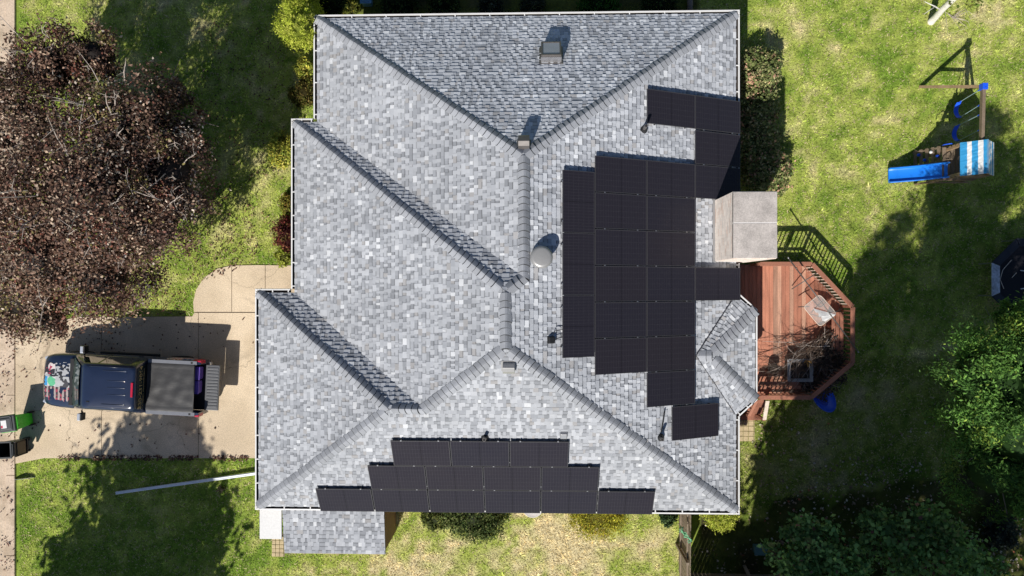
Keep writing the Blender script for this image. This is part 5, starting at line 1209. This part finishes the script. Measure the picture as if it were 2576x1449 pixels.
for k in range(4):
    pts = [P(1716+rr.uniform(-4, 4), 1325+rr.uniform(-4, 4), 1.5)]
    for i in range(9): pts.append(P(1712+i*3+rr.uniform(-7, 7), 1330+i*4+rr.uniform(-5, 5), 1.86+rr.uniform(-.08, .12)))
    m.tube(pts, .014, 6)
o = m.build('garden_hose', 'hose', None, origin=tuple(P(1722, 1345, 1.8)), smooth=True); tag(o, 'tangled pale green garden hose hung over the wooden fence', 'hose')
q = P(1914, 1386, .35); m = MB(); m.box((q.x, q.y, .17), (.38, .26, .34), 0, taper=1.08); t = thing('plastic_tote', 'small teal plastic tote in the shaded corner by the fences', 'tote', (q.x, q.y, 0)); m.build('tub', 'teal', t, bevel=.02)
m = MB(); m.box((q.x, q.y, .355), (.45, .31, .035)); m.box((q.x-.08, q.y+.03, .375), (.1, .1, .012)); m.build('lid', 'teal', t, bevel=.02)
q = P(921, 2, .35); m = MB(); m.box((q.x, q.y+.12, .2), (.34, .40, .38), 0, taper=1.1); t = thing('plastic_bin', 'pale blue plastic bin among the shrubs at the top edge', 'bin', (q.x, q.y+.12, 0)); m.build('tub', 'skyblue', t, bevel=.02); m = MB(); m.box((q.x, q.y+.12, .40), (.42, .48, .04)); m.box((q.x, q.y+.12, .425), (.30, .34, .014)); m.build('lid', 'skyblue', t, bevel=.02)
m = MB(); a = P(1735, 24, .12); m.tube([a+V((0, -.4, 0)), a+V((.01, .2, .01)), a+V((0, 1.0, 0))], [.10, .105, .10], 12); o = m.build('log', 'bark', None, origin=tuple(a), smooth=True); tag(o, 'grey log lying in the border at the top right of the house', 'log')
m = MB(); a = P(1872, 1422, .05); b = P(1886, 1452, .6); m.bar(a, b, .12, .03); o = m.build('plank', 'fence', None, origin=tuple(a)); tag(o, 'brown plank leaning against the bottom fence', 'plank')
q = P(1340, 1276, .62); t = thing('birdbath', 'white round birdbath half hidden under the lower eave', 'birdbath', (q.x, q.y, 0)); m = MB(); m.lathe((q.x, q.y, 0), [(.16, 0), (.14, .05), (.07, .1), (.06, .5), (.10, .55)], 20); m.build('pedestal', 'white', t, smooth=True, sharp=40)
m = MB(); m.lathe((q.x, q.y, .55), [(.10, 0), (.30, .03), (.37, .09), (.36, .10), (.28, .06), (0, .045)], 30, 0); bs = m.build('basin', 'white', t, smooth=True, sharp=40); m = MB(); m.lathe((q.x, q.y, .60), [(0, .004), (.22, .003), (.22, 0)], 24); m.build('water', 'pane', bs)
q = P(556, 1232, .06); lowshrub('weed', 'small green weed in the driveway joint', 557, 1230, .14, .12, 160, .03, [(.16,.2,.05,1), (.3,.27,.1,1)], 99, core=None)
# fallen leaves
def litter(name, label, regions, pal, size, seed):
    r = np.random.default_rng(seed); C, Cc = [], []
    for (poly, n, z, key) in regions:
        xs_ = [p[0] for p in poly]; ys_ = [p[1] for p in poly]; x = r.uniform(min(xs_), max(xs_), n); y = r.uniform(min(ys_), max(ys_), n); k = inpoly(x, y, poly) & (vnoise(x, y, .5, seed) > key)
        C.append(np.stack([x[k], y[k], np.full(k.sum(), z)+r.uniform(0, .03, k.sum())], 1))
    c = np.concatenate(C); n = len(c); nr = r.normal(size=(n, 3))*.35; nr[:, 2] = 1; nr /= np.linalg.norm(nr, axis=1, keepdims=True)
    v = leaf_quads(c, nr, size*r.uniform(.5, 1.3, n), .8, r); pc = np.array([p[:3] for p in pal]); pw = np.array([p[3] for p in pal], float); col = pc[r.choice(len(pal), n, p=pw/pw.sum())]*r.uniform(.6, 1.3, (n, 1))
    o = bpy.data.objects.new(name, np_mesh(name, v, 4, col, 'dryleaf')); COL.objects.link(o); tag(o, label, 'leaves', kind='stuff')
RB = [(.13,.05,.04,3), (.20,.10,.06,2), (.07,.035,.03,3), (.32,.22,.14,1)]
litter('fallen_leaves', 'dry red-brown leaves scattered on the lawn and driveway under the brown tree',
       [(G((560, 470), (700, 560), (640, 660), (490, 720), (480, 790), (200, 795), (200, 600), (440, 520)), 2300, .06, .30), (G((60, 720), (330, 720), (330, 900), (60, 900)), 260, .07, .3), (G((480, 60), (720, 60), (720, 500), (520, 500)), 700, .07, .4),
        (G((110, 1142), (640, 1146), (640, 1158), (110, 1158)), 900, .05, .35), (G((120, 1060), (560, 1060), (560, 1150), (120, 1150)), 60, .04, .3), (G((0, 850), (42, 850), (42, 1449), (0, 1449)), 240, .09, .45), (G((48, 870), (110, 870), (110, 1130), (48, 1130)), 30, .05, .2), (G((195, 800), (640, 800), (640, 890), (195, 890)), 45, .04, .2)], RB, .042, 51)
litter('shade_leaves', 'pale fallen leaves on the dark ground of the shaded corner', [(G((1890, 1060), (2420, 1060), (2420, 1440), (1745, 1440), (1745, 1320), (1890, 1250)), 750, .05, .4), (G((1960, 1150), (2330, 1150), (2330, 1290), (1960, 1290)), 260, .05, .3), (G((2400, 1300), (2570, 1300), (2570, 1449), (2400, 1449)), 300, .05, .3)], [(.75,.68,.58,2), (.45,.34,.25,2), (.5,.17,.09,.4), (.24,.17,.12,3)], .05, 52)
